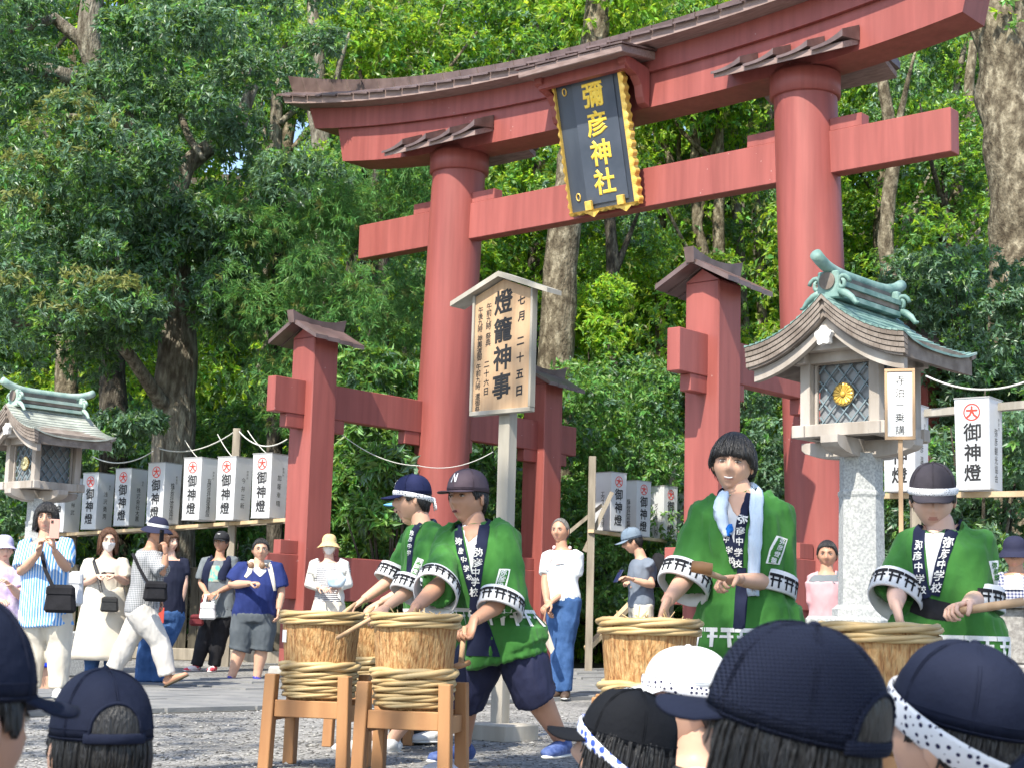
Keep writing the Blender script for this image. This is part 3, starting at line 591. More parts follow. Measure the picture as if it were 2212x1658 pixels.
def rack(pts, label, posts, beams, m2):
    o = pts[0]; T = empty('lantern_rack', (o.x, o.y, gz(o.x, o.y)), 0, label, 'rack', 'timber racks for the paper lanterns'); O = Vector((o.x, o.y, gz(o.x, o.y)))
    for (u, d, v0, w_) in posts:
        b = PV(u, v0, d); MB().box((b.x-O.x, b.y-O.y, (b.z-O.z)/2), (w_, w_, b.z-O.z)).build('post', RACKW, T, bevel=.006)
    for a, b, h, m in beams: MB().beam(a-O, b-O, .09, h).build('rail' if m is not None else 'brace', m or RACKW, T)
    return T
def ext(a, b, s, t): return a+(b-a)*s, a+(b-a)*t
dz = Vector((0, 0, .035)); a, b = ext(LP[0], LP[6], -.12, 1.25)
rack(LP, 'timber rack carrying the row of paper lanterns on the left', [(513, 21.6, 925, .10), (341, 23.2, 965, .10), (170, 25.0, 1000, .10)], [(a-dz, b-dz, .045, PALEW), (a-dz+Vector((.12, .16, 0)), b-dz+Vector((.12, .16, 0)), .04, RACKW)], None)
a, b = ext(MP[0], MP[3], -.2, 1.3)
rack(MP, 'timber rack with diagonal braces between the gate posts', [(1280, 22.6, 985, .10), (1452, 26.4, 1000, .10)], [(a-dz, b-dz, .045, PALEW), (PV(1262, 1190, 22.7), PV(1322, 1062, 22.7), .06, None), (PV(1268, 1400, 22.6), PV(1470, 1195, 24.5), .07, PALEW), (PV(1215, 1160, 22.8), PV(1300, 1090, 22.8), .05, None)], None)
a, b = ext(RP[1], RP[0], -.35, 2.3); up = Vector((0, 0, .78))
rack(RP, 'timber rack with two long rails at the right edge', [(1977, 15.5, 1010, .09), (2235, 14.6, 840, .09)], [(a-dz, b-dz, .05, PALEW), (a+up+Vector((.08, .22, 0)), b+up+Vector((.08, .22, 0)), .07, OLDW)], None)
WIRE = M('white_cable', (.6, .6, .56), None, .5, bump=0)
def cable(pts, label, r=.009, sag=.15):
    V = []
    for a, b in zip(pts[:-1], pts[1:]):
        for t in np.linspace(0, 1, 13)[:-1]: V.append(a.lerp(b, t)-Vector((0, 0, sag*4*t*(1-t))))
    V.append(pts[-1]); o = V[0]; ob = MB().tube([p-o for p in V], r, 6).build('cable', WIRE, None, smooth=True, loc=o); tag(ob, label, 'cable')
cable([PV(200, 985, 24), PV(341, 967, 23.2), PV(513, 927, 21.6), PV(620, 948, 20.5)], 'white power cable strung between the posts of the left rack')
cable([PV(2000, 812, 15.2), PV(2240, 815, 14.4)], 'white cable hanging in front of the bushes on the right', sag=.12)
cable([PV(735, 935, 20.6), PV(905, 1005, 20.6), PV(1065, 975, 21)], 'thin cable running behind the left round pillar', r=.005, sag=.1)
for (u, v, d), q in zip([(470, 937, 21.9), (535, 929, 21.4), (400, 950, 22.5)], [LP[1], LP[0], LP[2]]):
    cable([PV(u, v, d), q+Vector((0, 0, .80))], 'short lamp lead from the cable to %s' % ['the second paper lantern', 'the end paper lantern by the red post', 'the third paper lantern from the red post'][[470, 535, 400].index(u)], r=.006, sag=.03)
# ------------------------------------------------------------------ board fence behind the crowd
FEN = M('dark_fence_board', (.045, .04, .03), (.10, .09, .065), .85, 4, .35, 30, (3, 3, .4), rnd=.25)
def fence(u0, u1, d0, d1, label):
    a, b = Vector(grounded(u0, d0)), Vector(grounded(u1, d1)); L = (b-a).length; rz = math.atan2((b-a).y, (b-a).x); T = empty('board_fence', a, rz, label, 'fence')
    n = int(L/.15)
    for i in range(n): MB().box((i*.15+.07, .03*(i % 2), .70+.015*RNG.random()), (.125, .022, 1.22)).build('board', FEN, T)
    for z in (.32, .86, 1.26): MB().box((L/2, .06, z), (L, .06, .09)).build('rail', FEN, T)
    MB().box((L/2, -.02, .06), (L, .16, .20)).build('base_beam', RACKW, T, bevel=.01)
    for i in range(0, n, 8): MB().box((i*.15, .1, .7), (.11, .11, 1.4)).build('post', FEN, T)
fence(60, 960, 24.2, 22.4, 'dark board fence behind the onlookers on the left')
# ------------------------------------------------------------------ straw-rope barrels on stands
BARK = M('barrel_cedar', (.29, .125, .043), (.47, .255, .098), .7, 11, 1., 14, (7, 7, 1.6), lo=.33, hi=.48, c3=(.55, .34, .15), bdist=.02, detail=8)
BAMB = M('split_bamboo', (.42, .285, .125), (.55, .41, .21), .45, 6, .15, 30, rnd=.12); STAND = M('barrel_stand_timber', (.31, .145, .06), (.42, .22, .095), .55, 4, .12, 30, (2, 2, .3))
def barrel(p, rz, label, tagged=False):
    T = empty('taiko_barrel', p, rz, label, 'barrel', 'hooped wooden barrels used as drums')
    n = 44; V = []
    prof = [(.150, .34), (.168, .36), (.180, .52), (.198, .74), (.206, .775), (.206, .785), (.178, .785), (.172, .70), (.150, .42)]
    for r, z in prof:
        for k in range(n): q = r*(1+.008*math.sin(k*7.1)+.006*math.sin(k*3.3+z*9)); a = 2*math.pi*k/n; V.append((q*math.cos(a), q*math.sin(a), z))
    MB().add(V, [(i*n+k, i*n+(k+1) % n, (i+1)*n+(k+1) % n, (i+1)*n+k) for i in range(8) for k in range(n)]+[tuple(range(n-1, -1, -1)), tuple(range(8*n, 9*n))]).build('barrel_body', BARK, T, smooth=True)
    for z, R, r, ph in ((.772, .205, .0185, 0), (.737, .203, .016, 1), (.512, .189, .024, 2), (.470, .185, .018, 3), (.437, .183, .016, 4), (.402, .180, .016, 5), (.370, .176, .015, .5)):
        mb = MB(); N = 64
        for s in range(3):
            pts = []
            for i in range(N):
                th = 2*math.pi*i/N; f = 2*th+2*math.pi*s/3+ph; rr = r*.52; w_ = 1+.06*math.sin(3*th+ph)
                w_ *= 1+.15*math.sin(7*th+s*2)
                pts.append(((R+rr*math.cos(f))*math.cos(th), (R+rr*math.cos(f))*math.sin(th), z+rr*math.sin(f)*w_))
            pts.append(pts[0]); mb.tube(pts, r*.60, 7, cap=False)
        mb.build('hoop', BAMB, T, smooth=True)
    for x, y in ((-1, -1), (1, -1), (1, 1), (-1, 1)):
        mb = MB(); mb.box((x*.195, y*.155, .235), (.058, .064, .47)); MB_ = mb; MB_.v = [(vx+(x*.012*(1-vz/.47)), vy+y*.012*(1-vz/.47), vz) for vx, vy, vz in MB_.v]; mb.build('leg', STAND, T, bevel=.004)
    for y in (-1, 1): MB().box((0, y*.155, .30), (.34, .04, .085)).build('cross_rail', STAND, T, bevel=.004)
    for x in (-1, 1): MB().box((x*.19, 0, .28), (.038, .25, .08)).build('cross_rail', STAND, T, bevel=.004)
    if tagged: MB().box((-.150, -.128, .66), (.002, .04, .062), rz=math.radians(49.5-0)).build('paper_label', M('white_paper', (.78, .78, .78), None, .7, bump=0), T)
    return T
def gp(u, d): p = P(u, 1500, d); return (p[0], p[1], 0)
barrel(gp(893, 7.75), math.radians(-12), 'front drum barrel beside the man in the brown cap')
barrel(gp(688, 8.45), math.radians(-14), 'drum barrel at the left end with a white paper label', True)
barrel(gp(800, 10.0), math.radians(-10), 'drum barrel partly hidden behind two others')
barrel(gp(1401, 6.76), math.radians(-6), 'drum barrel topped with straw in front of the smiling boy')
barrel(gp(1899, 5.78), math.radians(-4), 'drum barrel in front of the girl at the right')
def straw(c, label):
    mb = MB()
    for i in range(90):
        a = random.random()*6.28; r = .15*math.sqrt(random.random()); p = Vector((r*math.cos(a), r*math.sin(a), .74+.04*random.random())); d = Vector((random.gauss(0, 1), random.gauss(0, 1), random.gauss(.35, .3))).normalized()*(.05+.07*random.random())
        mb.tube([p-d*.4, p+d*.6], .0022, 4)
    tag(mb.build('straw', BAMB, None, loc=c), label, 'straw', kind='stuff')
straw(gp(1401, 6.76), 'loose straw in a barrel'); straw(gp(893, 7.75), 'loose straw in the front barrel')
# ------------------------------------------------------------------ odds and ends on the ground
def lump(name, c, r, m, label, cat, seed=0, amp=.25, f=6):
    mb = MB(); mb.ball((0, 0, r[2]*.8), r, 26, 16); V = []
    for v in mb.v:
        q = Vector(v); k = 1+amp*mnoise.noise(q*f+Vector((seed, 0, 0)))+amp*.5*abs(mnoise.noise(q*f*2.3+Vector((0, seed, 0)))); V.append((q.x*k, q.y*k, max(.004, q.z*k)))
    mb.v = V; tag(mb.build(name, m, None, smooth=True, loc=c), label, cat)
lump('bag', gp(905, 10.3), (.15, .12, .075), M('black_plastic', (.012, .012, .013), None, .35, bump=.5, bscale=14), 'crumpled black bag lying on the gravel behind the front barrel', 'bag', 3, .35)
lump('towel', gp(960, 7.9), (.12, .1, .05), M('white_cloth', (.72, .74, .8), (.45, .52, .78), .9, 5, .3, 14, lo=.5, hi=.6), 'crumpled white and blue towel on the gravel beside the front barrel', 'towel', 5, .35)
def blocks():
    T = empty('stone_pedestal', grounded(2178, 9.5), -.5, 'grey granite pedestal at the right edge behind the girl', 'pedestal'); q = .0
    MB().box((.02, 0, .30), (.46, .46, .60)).build('base', M('dark_granite', (.20, .19, .18), (.33, .32, .30), .85, 50, .25, 70, detail=2), T, bevel=.015)
    MB().box((-.02, 0, .76), (.30, .30, .32)).build('shaft', MATS['dark_granite'], T, bevel=.012); MB().box((-.02, 0, .945), (.40, .40, .05)).build('cap', MATS['dark_granite'], T, bevel=.01)
blocks()
# ------------------------------------------------------------------ people: builders
TMP = bpy.data.scenes.new('tmp')
def remesh(mb, vox, it=4, fold=0., seed=0., ffreq=(9, 9, 3.5)):
    me = bpy.data.meshes.new('r'); me.from_pydata(mb.v, [], mb.f)
    bm = bmesh.new(); bm.from_mesh(me); bmesh.ops.recalc_face_normals(bm, faces=bm.faces); bm.to_mesh(me); bm.free()
    o = bpy.data.objects.new('r', me); TMP.collection.objects.link(o)
    m = o.modifiers.new('a', 'REMESH'); m.mode = 'VOXEL'; m.voxel_size = vox
    m = o.modifiers.new('b', 'SMOOTH'); m.iterations = it; m.factor = .5
    
    with bpy.context.temp_override(scene=TMP, view_layer=TMP.view_layers[0]): dg = bpy.context.evaluated_depsgraph_get()
    dg.update(); e = o.evaluated_get(dg); r = bpy.data.meshes.new_from_object(e, depsgraph=dg)
    bpy.data.objects.remove(o); bpy.data.meshes.remove(me)
    if fold:
        n = len(r.vertices); co = np.empty(n*3, np.float32); r.vertices.foreach_get('co', co); co = co.reshape(-1, 3); no = np.array([v.normal[:] for v in r.vertices])
        q = co*np.array(ffreq)+seed*3.7; f = np.empty(n)
        for i in range(n):
            a = q[i]; v = Vector((a[0], a[1], a[2])); k = mnoise.noise(v); k2 = mnoise.noise(v*2.1+Vector((5, 1, 2))); k3 = mnoise.noise(Vector((a[0]*2.6+a[2]*1.2, a[1]*2.6, a[2]*1.1-a[0]*.9))); f[i] = (.5-abs(k)*1.8)+.5*(.4-abs(k2)*1.6)+.55*(.35-abs(k3)*1.7)
        co = co+no*(f*fold)[:, None]; r.vertices.foreach_set('co', co.astype(np.float32).ravel()); r.update()
    shade(r, True); return r
SKIN = M('skin', (.56, .325, .225), (.60, .36, .25), .5, 9, .08, 60, spec=.35, lo=.3, hi=.7); SKIN2 = M('skin_tanned', (.44, .235, .15), (.49, .27, .18), .5, 9, .08, 60, spec=.35); SKIN3 = M('skin_fair', (.64, .40, .30), (.67, .43, .33), .5, 9, .06, 60, spec=.3)
LIP = M('lips', (.47, .22, .17), None, .45, bump=0); TEETH = M('teeth', (.75, .72, .66), None, .35, bump=0); EYEW = M('eye_white', (.48, .45, .42), None, .3, bump=0); EYED = M('iris', (.02, .012, .01), None, .15, bump=0, spec=.6)
HAIRB = M('black_hair', (.008, .008, .009), (.02, .018, .018), .38, 40, .8, 90, (3, 3, .25), spec=.55); HAIRBR = M('brown_hair', (.06, .025, .012), (.13, .06, .03), .45, 40, .7, 90, (3, 3, .25)); HAIRG = M('grey_hair', (.09, .085, .08), (.22, .21, .2), .5, 40, .7, 90, (3, 3, .3))
def sstep(a, b, x): t = np.clip((x-a)/(b-a), 0, 1); return t*t*(3-2*t)
def headpos(nx, ny, nz):
    """unit directions -> head surface (m); face towards -y; eye level z=.008"""
    x = nx*.0780; y = ny*.096; z = nz*.1155
    front = ny < 0
    low = sstep(-.01, -.11, z); x = x*(1-.25*low*np.where(front, 1, .75)); y = np.where(front, y*.94, y*(1-.42*sstep(0., -.11, z)))
    g = lambda cx, cz, sx, sz: np.exp(-((x-cx)/sx)**2-((z-cz)/sz)**2)
    d = np.zeros_like(x)
    d += .021*g(0, -.024, .0125, .017)+.013*g(0, -.006, .010, .022)+.005*g(0, .012, .009, .02)+.006*(g(.013, -.030, .008, .008)+g(-.013, -.030, .008, .008))
    d += .005*g(0, .031, .045, .010)-.0085*(g(.031, .008, .016, .011)+g(-.031, .008, .016, .011))
    d += .0055*g(0, -.056, .020, .0065)+.005*g(0, -.069, .018, .007)-.0035*g(0, -.0625, .022, .0028)-.003*g(0, -.081, .02, .006)
    d += .009*g(0, -.096, .024, .013)+.004*(g(.042, -.028, .018, .022)+g(-.042, -.028, .018, .022))-.003*(g(.022, -.045, .006, .016)+g(-.022, -.045, .006, .016))
    y = np.where(front, y-d*np.clip(-ny*1.6, 0, 1), y)
    return x, y, z
def headmesh(n=44, m=40):
    t = np.linspace(0, math.pi, m+1); p = np.arange(n)*2*math.pi/n
    # azimuth samples denser on the face
    p = p-.42*np.sin(p); T, Pq = np.meshgrid(t, p, indexing='ij')   # p=0 -> front (-y)
    x, y, z = headpos(np.sin(T)*np.sin(Pq), -np.sin(T)*np.cos(Pq), np.cos(T)); V = np.stack([x, y, z], -1).reshape(-1, 3)
    F = []
    for j in range(m):
        for k in range(n): F.append((j*n+k, (j+1)*n+k, (j+1)*n+(k+1) % n, j*n+(k+1) % n))
    return V, F
HEADV, HEADF = headmesh()
def hatring(rx, ry, y0, z, n=40, fr=None): return [(rx*math.sin(a), y0-ry*math.cos(a), z if fr is None else z+fr(a)) for a in np.arange(n)*2*math.pi/n]
def rings(mb, R, close_top=True, close_bot=False):
    n = len(R[0]); V = [p for r in R for p in r]; F = [(i*n+k, (i+1)*n+k, (i+1)*n+(k+1) % n, i*n+(k+1) % n) for i in range(len(R)-1) for k in range(n)]
    if close_top: F.append(tuple(range(n)))
    if close_bot: F.append(tuple(range(len(R)*n-1, (len(R)-1)*n-1, -1)))
    return mb.add(V, F)
def hair(style, seed=0):
    n, m = 64, 18; top = .118; mb = MB(); V = []
    def low(a):   # a: 0 front .. pi back
        c = math.cos(a); ab = abs((a+math.pi) % (2*math.pi)-math.pi)
        def ip(*pts):
            return float(np.interp(ab, [p[0] for p in pts], [p[1] for p in pts]))
        if style == 'short': return ip((0, .068), (.7, .062), (1.0, .03), (1.25, -.005), (1.45, .012), (1.8, -.02), (2.4, -.075), (3.2, -.085))
        if style == 'recede': return ip((0, .098), (.5, .088), (.95, .06), (1.25, 0), (1.45, .015), (1.8, -.02), (2.4, -.07), (3.2, -.08))
        if style == 'bowl': return ip((0, .022), (.8, .018), (1.1, .0), (1.4, -.012), (1.8, -.035), (2.4, -.075), (3.2, -.09))
        if style == 'bob': return ip((0, .040), (.55, .038), (.72, .0), (.85, -.085), (1.5, -.105), (3.2, -.115))
        if style == 'long': return ip((0, .075), (.35, .07), (.7, .02), (.95, -.09), (1.5, -.135), (3.2, -.15))
        if style == 'under': return ip((0, .045), (.9, .03), (1.15, -.012), (1.45, .008), (1.8, -.03), (2.4, -.075), (3.2, -.082))
        if style == 'underlong': return ip((0, .045), (.75, .02), (.95, -.07), (1.5, -.13), (3.2, -.17))
    vol = {'short': .010, 'recede': .006, 'bowl': .019, 'bob': .018, 'long': .015, 'under': .007, 'underlong': .012}[style]
    for i in range(m+1):
        for k in range(n):
            a = 2*math.pi*k/n; lo = low(a)+(.007 if style != 'bowl' else .012)*mnoise.noise(Vector((k*.9+seed, 3, 1))); s = i/m; zt = top+vol
            th0 = math.pi/2
            if lo > 0: z = zt*math.cos(s*math.acos(min(1, lo/zt)))
            else:
                z = zt*math.cos(s/.6*th0) if s < .6 else lo*(s-.6)/.4
            r = math.sqrt(max(0, 1-(z/zt)**2)) if z > 0 else 1-.10*sstep(0, -.12, z)*(1 if style not in ('bob', 'long', 'underlong') else -.3)
            v = vol*(1+.35*mnoise.noise(Vector((k*.55+seed, i*.22, 2))))+(.0 if s < .97 else -.004)
            if i == m: v = -.006
            r2 = r if z < 0 else r
            ss = float(sstep(.0, -.10, z)) if style not in ('bob', 'long', 'underlong') else 0.; r2 = r if z > 0 else (r if not ss else 1.)
            V.append(((.0785+v)*r2*math.sin(a)*(1-.17*ss), .004-(.096+v)*r2*math.cos(a)*(1-.34*ss if abs(a-math.pi) < 1.5 else .96), z))
    F = [(i*n+k, (i+1)*n+k, (i+1)*n+(k+1) % n, i*n+(k+1) % n) for i in range(m) for k in range(n)]
    mb.add(V, F)
    rg = random.Random(seed+17)
    for q in range(230):          # loose locks lying over the shell
        a = rg.uniform(0, 2*math.pi); lo = low(a)-rg.uniform(0, .012)+.004; zt = top+vol; pts = []
        for t in np.linspace(rg.uniform(.08, .35), 1, 6):
            aa = a+.18*math.sin(q*1.7)*(t-.5); z = zt*math.cos(t*math.acos(max(-1, min(1, lo/zt)))) if lo > 0 else (zt*math.cos(min(1, t/.6)*math.pi/2) if t < .6 else lo*(t-.6)/.4)
            r = math.sqrt(max(0, 1-(z/zt)**2)) if z > 0 else 1-.10*sstep(0, -.12, z)*(1 if style not in ('bob', 'long', 'underlong') else -.3)
            v = vol*1.12+.002*math.sin(q*2.3); ss = float(sstep(.0, -.10, z)) if style not in ('bob', 'long', 'underlong') else 0.; r = r if not ss else 1.; pts.append(((.0785+v)*r*math.sin(aa)*(1-.17*ss), .004-(.096+v)*r*math.cos(aa)*(1-.34*ss if abs(aa-math.pi) < 1.5 else .96), z))
        mb.tube(pts, [(.001, .0008), (.0024, .0014), (.0032, .0017), (.0030, .0017), (.0022, .0014), (.0005, .0004)], 4, ref=(math.cos(a), math.sin(a), 0))
    return mb
def H(mb, Mh, k): mb.v = [tuple(Mh @ (Vector(v)*k)) for v in mb.v]; return mb
def cap(kit, Mh, k, T, mesh_back=False):
    """kit: dict(c=material, brim=material, band=material, front=str)"""
    big = kit.get('big', 1.); rx, ry, h, z0 = .0875*big, .107*big, .118*kit.get('tall', 1.)*big, .028
    n = 48; R = []
    for i in range(13):
        t = i/12*.5*math.pi; c = math.sin(t)**.86; zz = z0+h*math.cos(t)**.82 if i < 12 else z0
        seam = lambda a: 1-.012*max(0, 1-abs(((a*6/(2*math.pi)) % 1)-.5)*14)
        R.append([(rx*c*seam(a)*math.sin(a), .004-ry*c*seam(a)*math.cos(a), zz) for a in np.arange(n)*2*math.pi/n])
    R.append([(p[0]*.97, p[1]*.97, p[2]+.004) for p in R[-1]])
    mb = MB(); rings(mb, R); sd = float(kit.get('seed', 1))
    mb.v = [tuple(Vector(v)*(1+.022*mnoise.noise(Vector(v)*26+Vector((sd*3, 0, 0)))*(1 if v[2] > z0+.004 else .3)+.010*mnoise.noise(Vector(v)*60+Vector((sd, 5, 0))))) for v in mb.v]
    co = H(mb, Mh, k).build('cap', kit['c'], T, smooth=True)
    def surf(a, t, o=0.):
        c = math.sin(t*math.pi/2)**.86; return Vector((rx*(c+o)*math.sin(a), .004-ry*(c+o)*math.cos(a), z0+h*max(0, math.cos(t*math.pi/2))**.82+o*.05))
    mb = MB()
    for j in range(6):
        for da in (-.016, .016): mb.tube([surf(j*math.pi/3+da/max(.2, t), t, .006) for t in np.linspace(.06, 1, 12)], .0011, 5)
    for zq in (.93, .99): mb.tube([surf(a_, zq, .008) for a_ in np.linspace(0, 2*math.pi, 40)], .0010, 5, cap=False)
    H(mb, Mh, k).build('seam', kit['c'], co, smooth=True)
    if kit.get('hole'):
        mb = MB(); V = []; na, nz_ = 15, 7
        for i in range(na):
            x = -1+2*i/(na-1); a_ = math.pi+x*.52; tt = 1-.30*math.sqrt(max(0, 1-x*x))
            for q in range(nz_): V.append(surf(a_, tt+(.985-tt)*q/(nz_-1), .020))
        mb.add(V, [(i*nz_+q, (i+1)*nz_+q, (i+1)*nz_+q+1, i*nz_+q+1) for i in range(na-1) for q in range(nz_-1)]); H(mb, Mh, k).build('hair_in_opening', HAIRB, co, smooth=True)
        mb = MB(); mb.tube([surf(math.pi+x*.54, 1-.31*math.sqrt(max(0, 1-x*x)), .022) for x in np.linspace(-1, 1, 21)], .0034, 6); mb.tube([surf(math.pi+x*.62, .99, .03) for x in np.linspace(-1, 1, 15)], [(.0028, .009)]*15, 8, ref=(0, 1, 0)); H(mb, Mh, k).build('back_strap', kit['c'], co, smooth=True)
    H(MB().ball((0, .004, z0+h), (.0085, .0085, .005), 8, 5), Mh, k).build('cap_button', kit['c'], co, smooth=True)
    for j in range(6):
        a = (j+.5)*math.pi/3+.26; H(MB().ball((rx*.73*math.sin(a), .004-ry*.73*math.cos(a), z0+h*.69), (.0042, .0042, .0042), 6, 4), Mh, k).build('eyelet', kit['c'], co)
    L = kit.get('peak', .078); mb = MB(); V = []; nb = 19; A = np.linspace(-1.12, 1.12, nb)
    for q in (0, .35, .7, 1.):
        for a in A:
            c = math.cos(a/1.12*math.pi/2)**.55 if abs(a) < 1.119 else 0; e = q*L*c
            V.append(((rx*.985)*math.sin(a)*(1+.05*q*c), .004-(ry*.985)*math.cos(a)-e, z0+.004-.30*e*kit.get('droop', .6)-.030*kit.get('curve', 1)*(abs(math.sin(a)))**2*q*c*1.3))
    N = len(V); F = [(i*nb+j, i*nb+j+1, (i+1)*nb+j+1, (i+1)*nb+j) for i in range(3) for j in range(nb-1)]
    V2 = [(x, y, z-.004) for x, y, z in V]; F2 = [tuple(i+N for i in reversed(f)) for f in F]
    E = [(3*nb+j, 3*nb+j+1, 3*nb+j+1+N, 3*nb+j+N) for j in range(nb-1)]
    mb.add(V+V2, F+F2+E); H(mb, Mh, k).build('cap_peak', kit.get('brim', kit['c']), co, smooth=True)
    if kit.get('band'):
        tl = kit.get('tilt', .25); mb = MB(); pts = hatring(rx*1.03, ry*1.035, .004, z0+.016, 36, lambda a: -tl*.05*(1-math.cos(a))); pts = pts+[pts[0]]
        mb.tube(pts, [(.0048, kit.get('bw', .015))]*37, 8, cap=False, ref=(0, -1, 0)); zb = z0+.016-tl*.10
        mb.ball((.01, ry*1.1, zb), (.02, .014, .017), 9, 6)
        for s in (-1, 1): mb.tube([(0, ry*1.1, zb), (s*.03, ry*1.16, zb-.02), (s*.045, ry*1.2, zb-.055)], [(.012, .005), (.018, .004), (.012, .003)], 6)
        H(mb, Mh, k).build('bandana', kit['band'], T, smooth=True)
    if kit.get('mark'):
        V, Fs = glyph(kit['mark'], .03); mb = MB(); mb.add([surf(p[0]*.42, .66-p[1]*.30, .03+p[2]*.05) for p in V], Fs); H(mb, Mh, k).build('embroidery', M('white_thread', (.75, .75, .75), None, .7, bump=0), co)
    return co
def brimhat(Mh, k, T, m, mb_, r=.15, drop=.04, h=.10, big=1.):
    rx, ry = .086*big, .104*big; R = []
    for i in range(9):
        t = i/8*math.pi/2; c = math.sin(t)**.7; R.append(hatring(rx*c, ry*c, .004, .035+h*math.cos(t)**.8))
    for q, dzz in ((1.04, -.002), (1+.5*(r/.0875-1), -drop*.5), (r/.0875, -drop), (r/.0875+.01, -drop-.003), (1+.5*(r/.0875-1), -drop*.5-.008), (1.0, -.014)): R.append(hatring(rx*q, ry*q, .004, .035+dzz, fr=lambda a: .01*math.cos(a*2)*(q > 1.2)))
    mb = MB(); rings(mb, R); h_ = H(mb, Mh, k).build('hat', m, T, smooth=True)
    if mb_:
        mb = MB(); rings(mb, [hatring(rx*1.015, ry*1.015, .004, .066), hatring(rx*1.02, ry*1.02, .004, .040)], False); H(mb, Mh, k).build('hat_band', mb_, h_, smooth=True)
def finger(mb, base, d, n, L, r, curl):
    p = [base]; ax = d.cross(n).normalized(); q = d.copy(); 
    for f, c in zip((.45, .32, .23), (curl*.7, curl, curl*.8)):
        q = (Matrix.Rotation(-c, 3, ax) @ q).normalized() if False else (q*math.cos(c)+n*math.sin(c)).normalized(); n = (n-q*n.dot(q)).normalized(); p.append(p[-1]+q*L*f)
    mb.tube(p, [r, r*.98, r*.9, r*.72], 7)
def hand(mb, w, d, n, k, curl=.6, thumb=1):
    """w wrist, d direction of the fingers, n palm normal"""
    d = d.normalized(); n = (n-d*n.dot(d)); n = n.normalized() if n.length > 1e-4 else d.orthogonal().normalized(); s = d.cross(n)*thumb
    mb.tube([w-d*.02*k, w+d*.01*k, w+d*.05*k, w+d*.088*k], [(.026*k, .019*k), (.032*k, .018*k), (.041*k, .016*k), (.040*k, .012*k)], 10, ref=s)
    for i, L in enumerate((.070, .080, .074, .058)):
        finger(mb, w+d*.082*k+s*(.029-.0195*i)*k, (d+s*(.12-.08*i)).normalized(), n, L*k, .0088*k, curl)
    b = w+d*.025*k+s*.028*k; td = (d*.55+s*.75+n*.35).normalized(); p1 = b+td*.035*k; p2 = p1+(d*.8+s*.2+n*(.3+curl*.4)).normalized()*.032*k; p3 = p2+(d*.8-s*.15+n*(.3+curl*.5)).normalized()*.026*k
    mb.tube([b, p1, p2, p3], [.014*k, .0115*k, .010*k, .0075*k], 7)
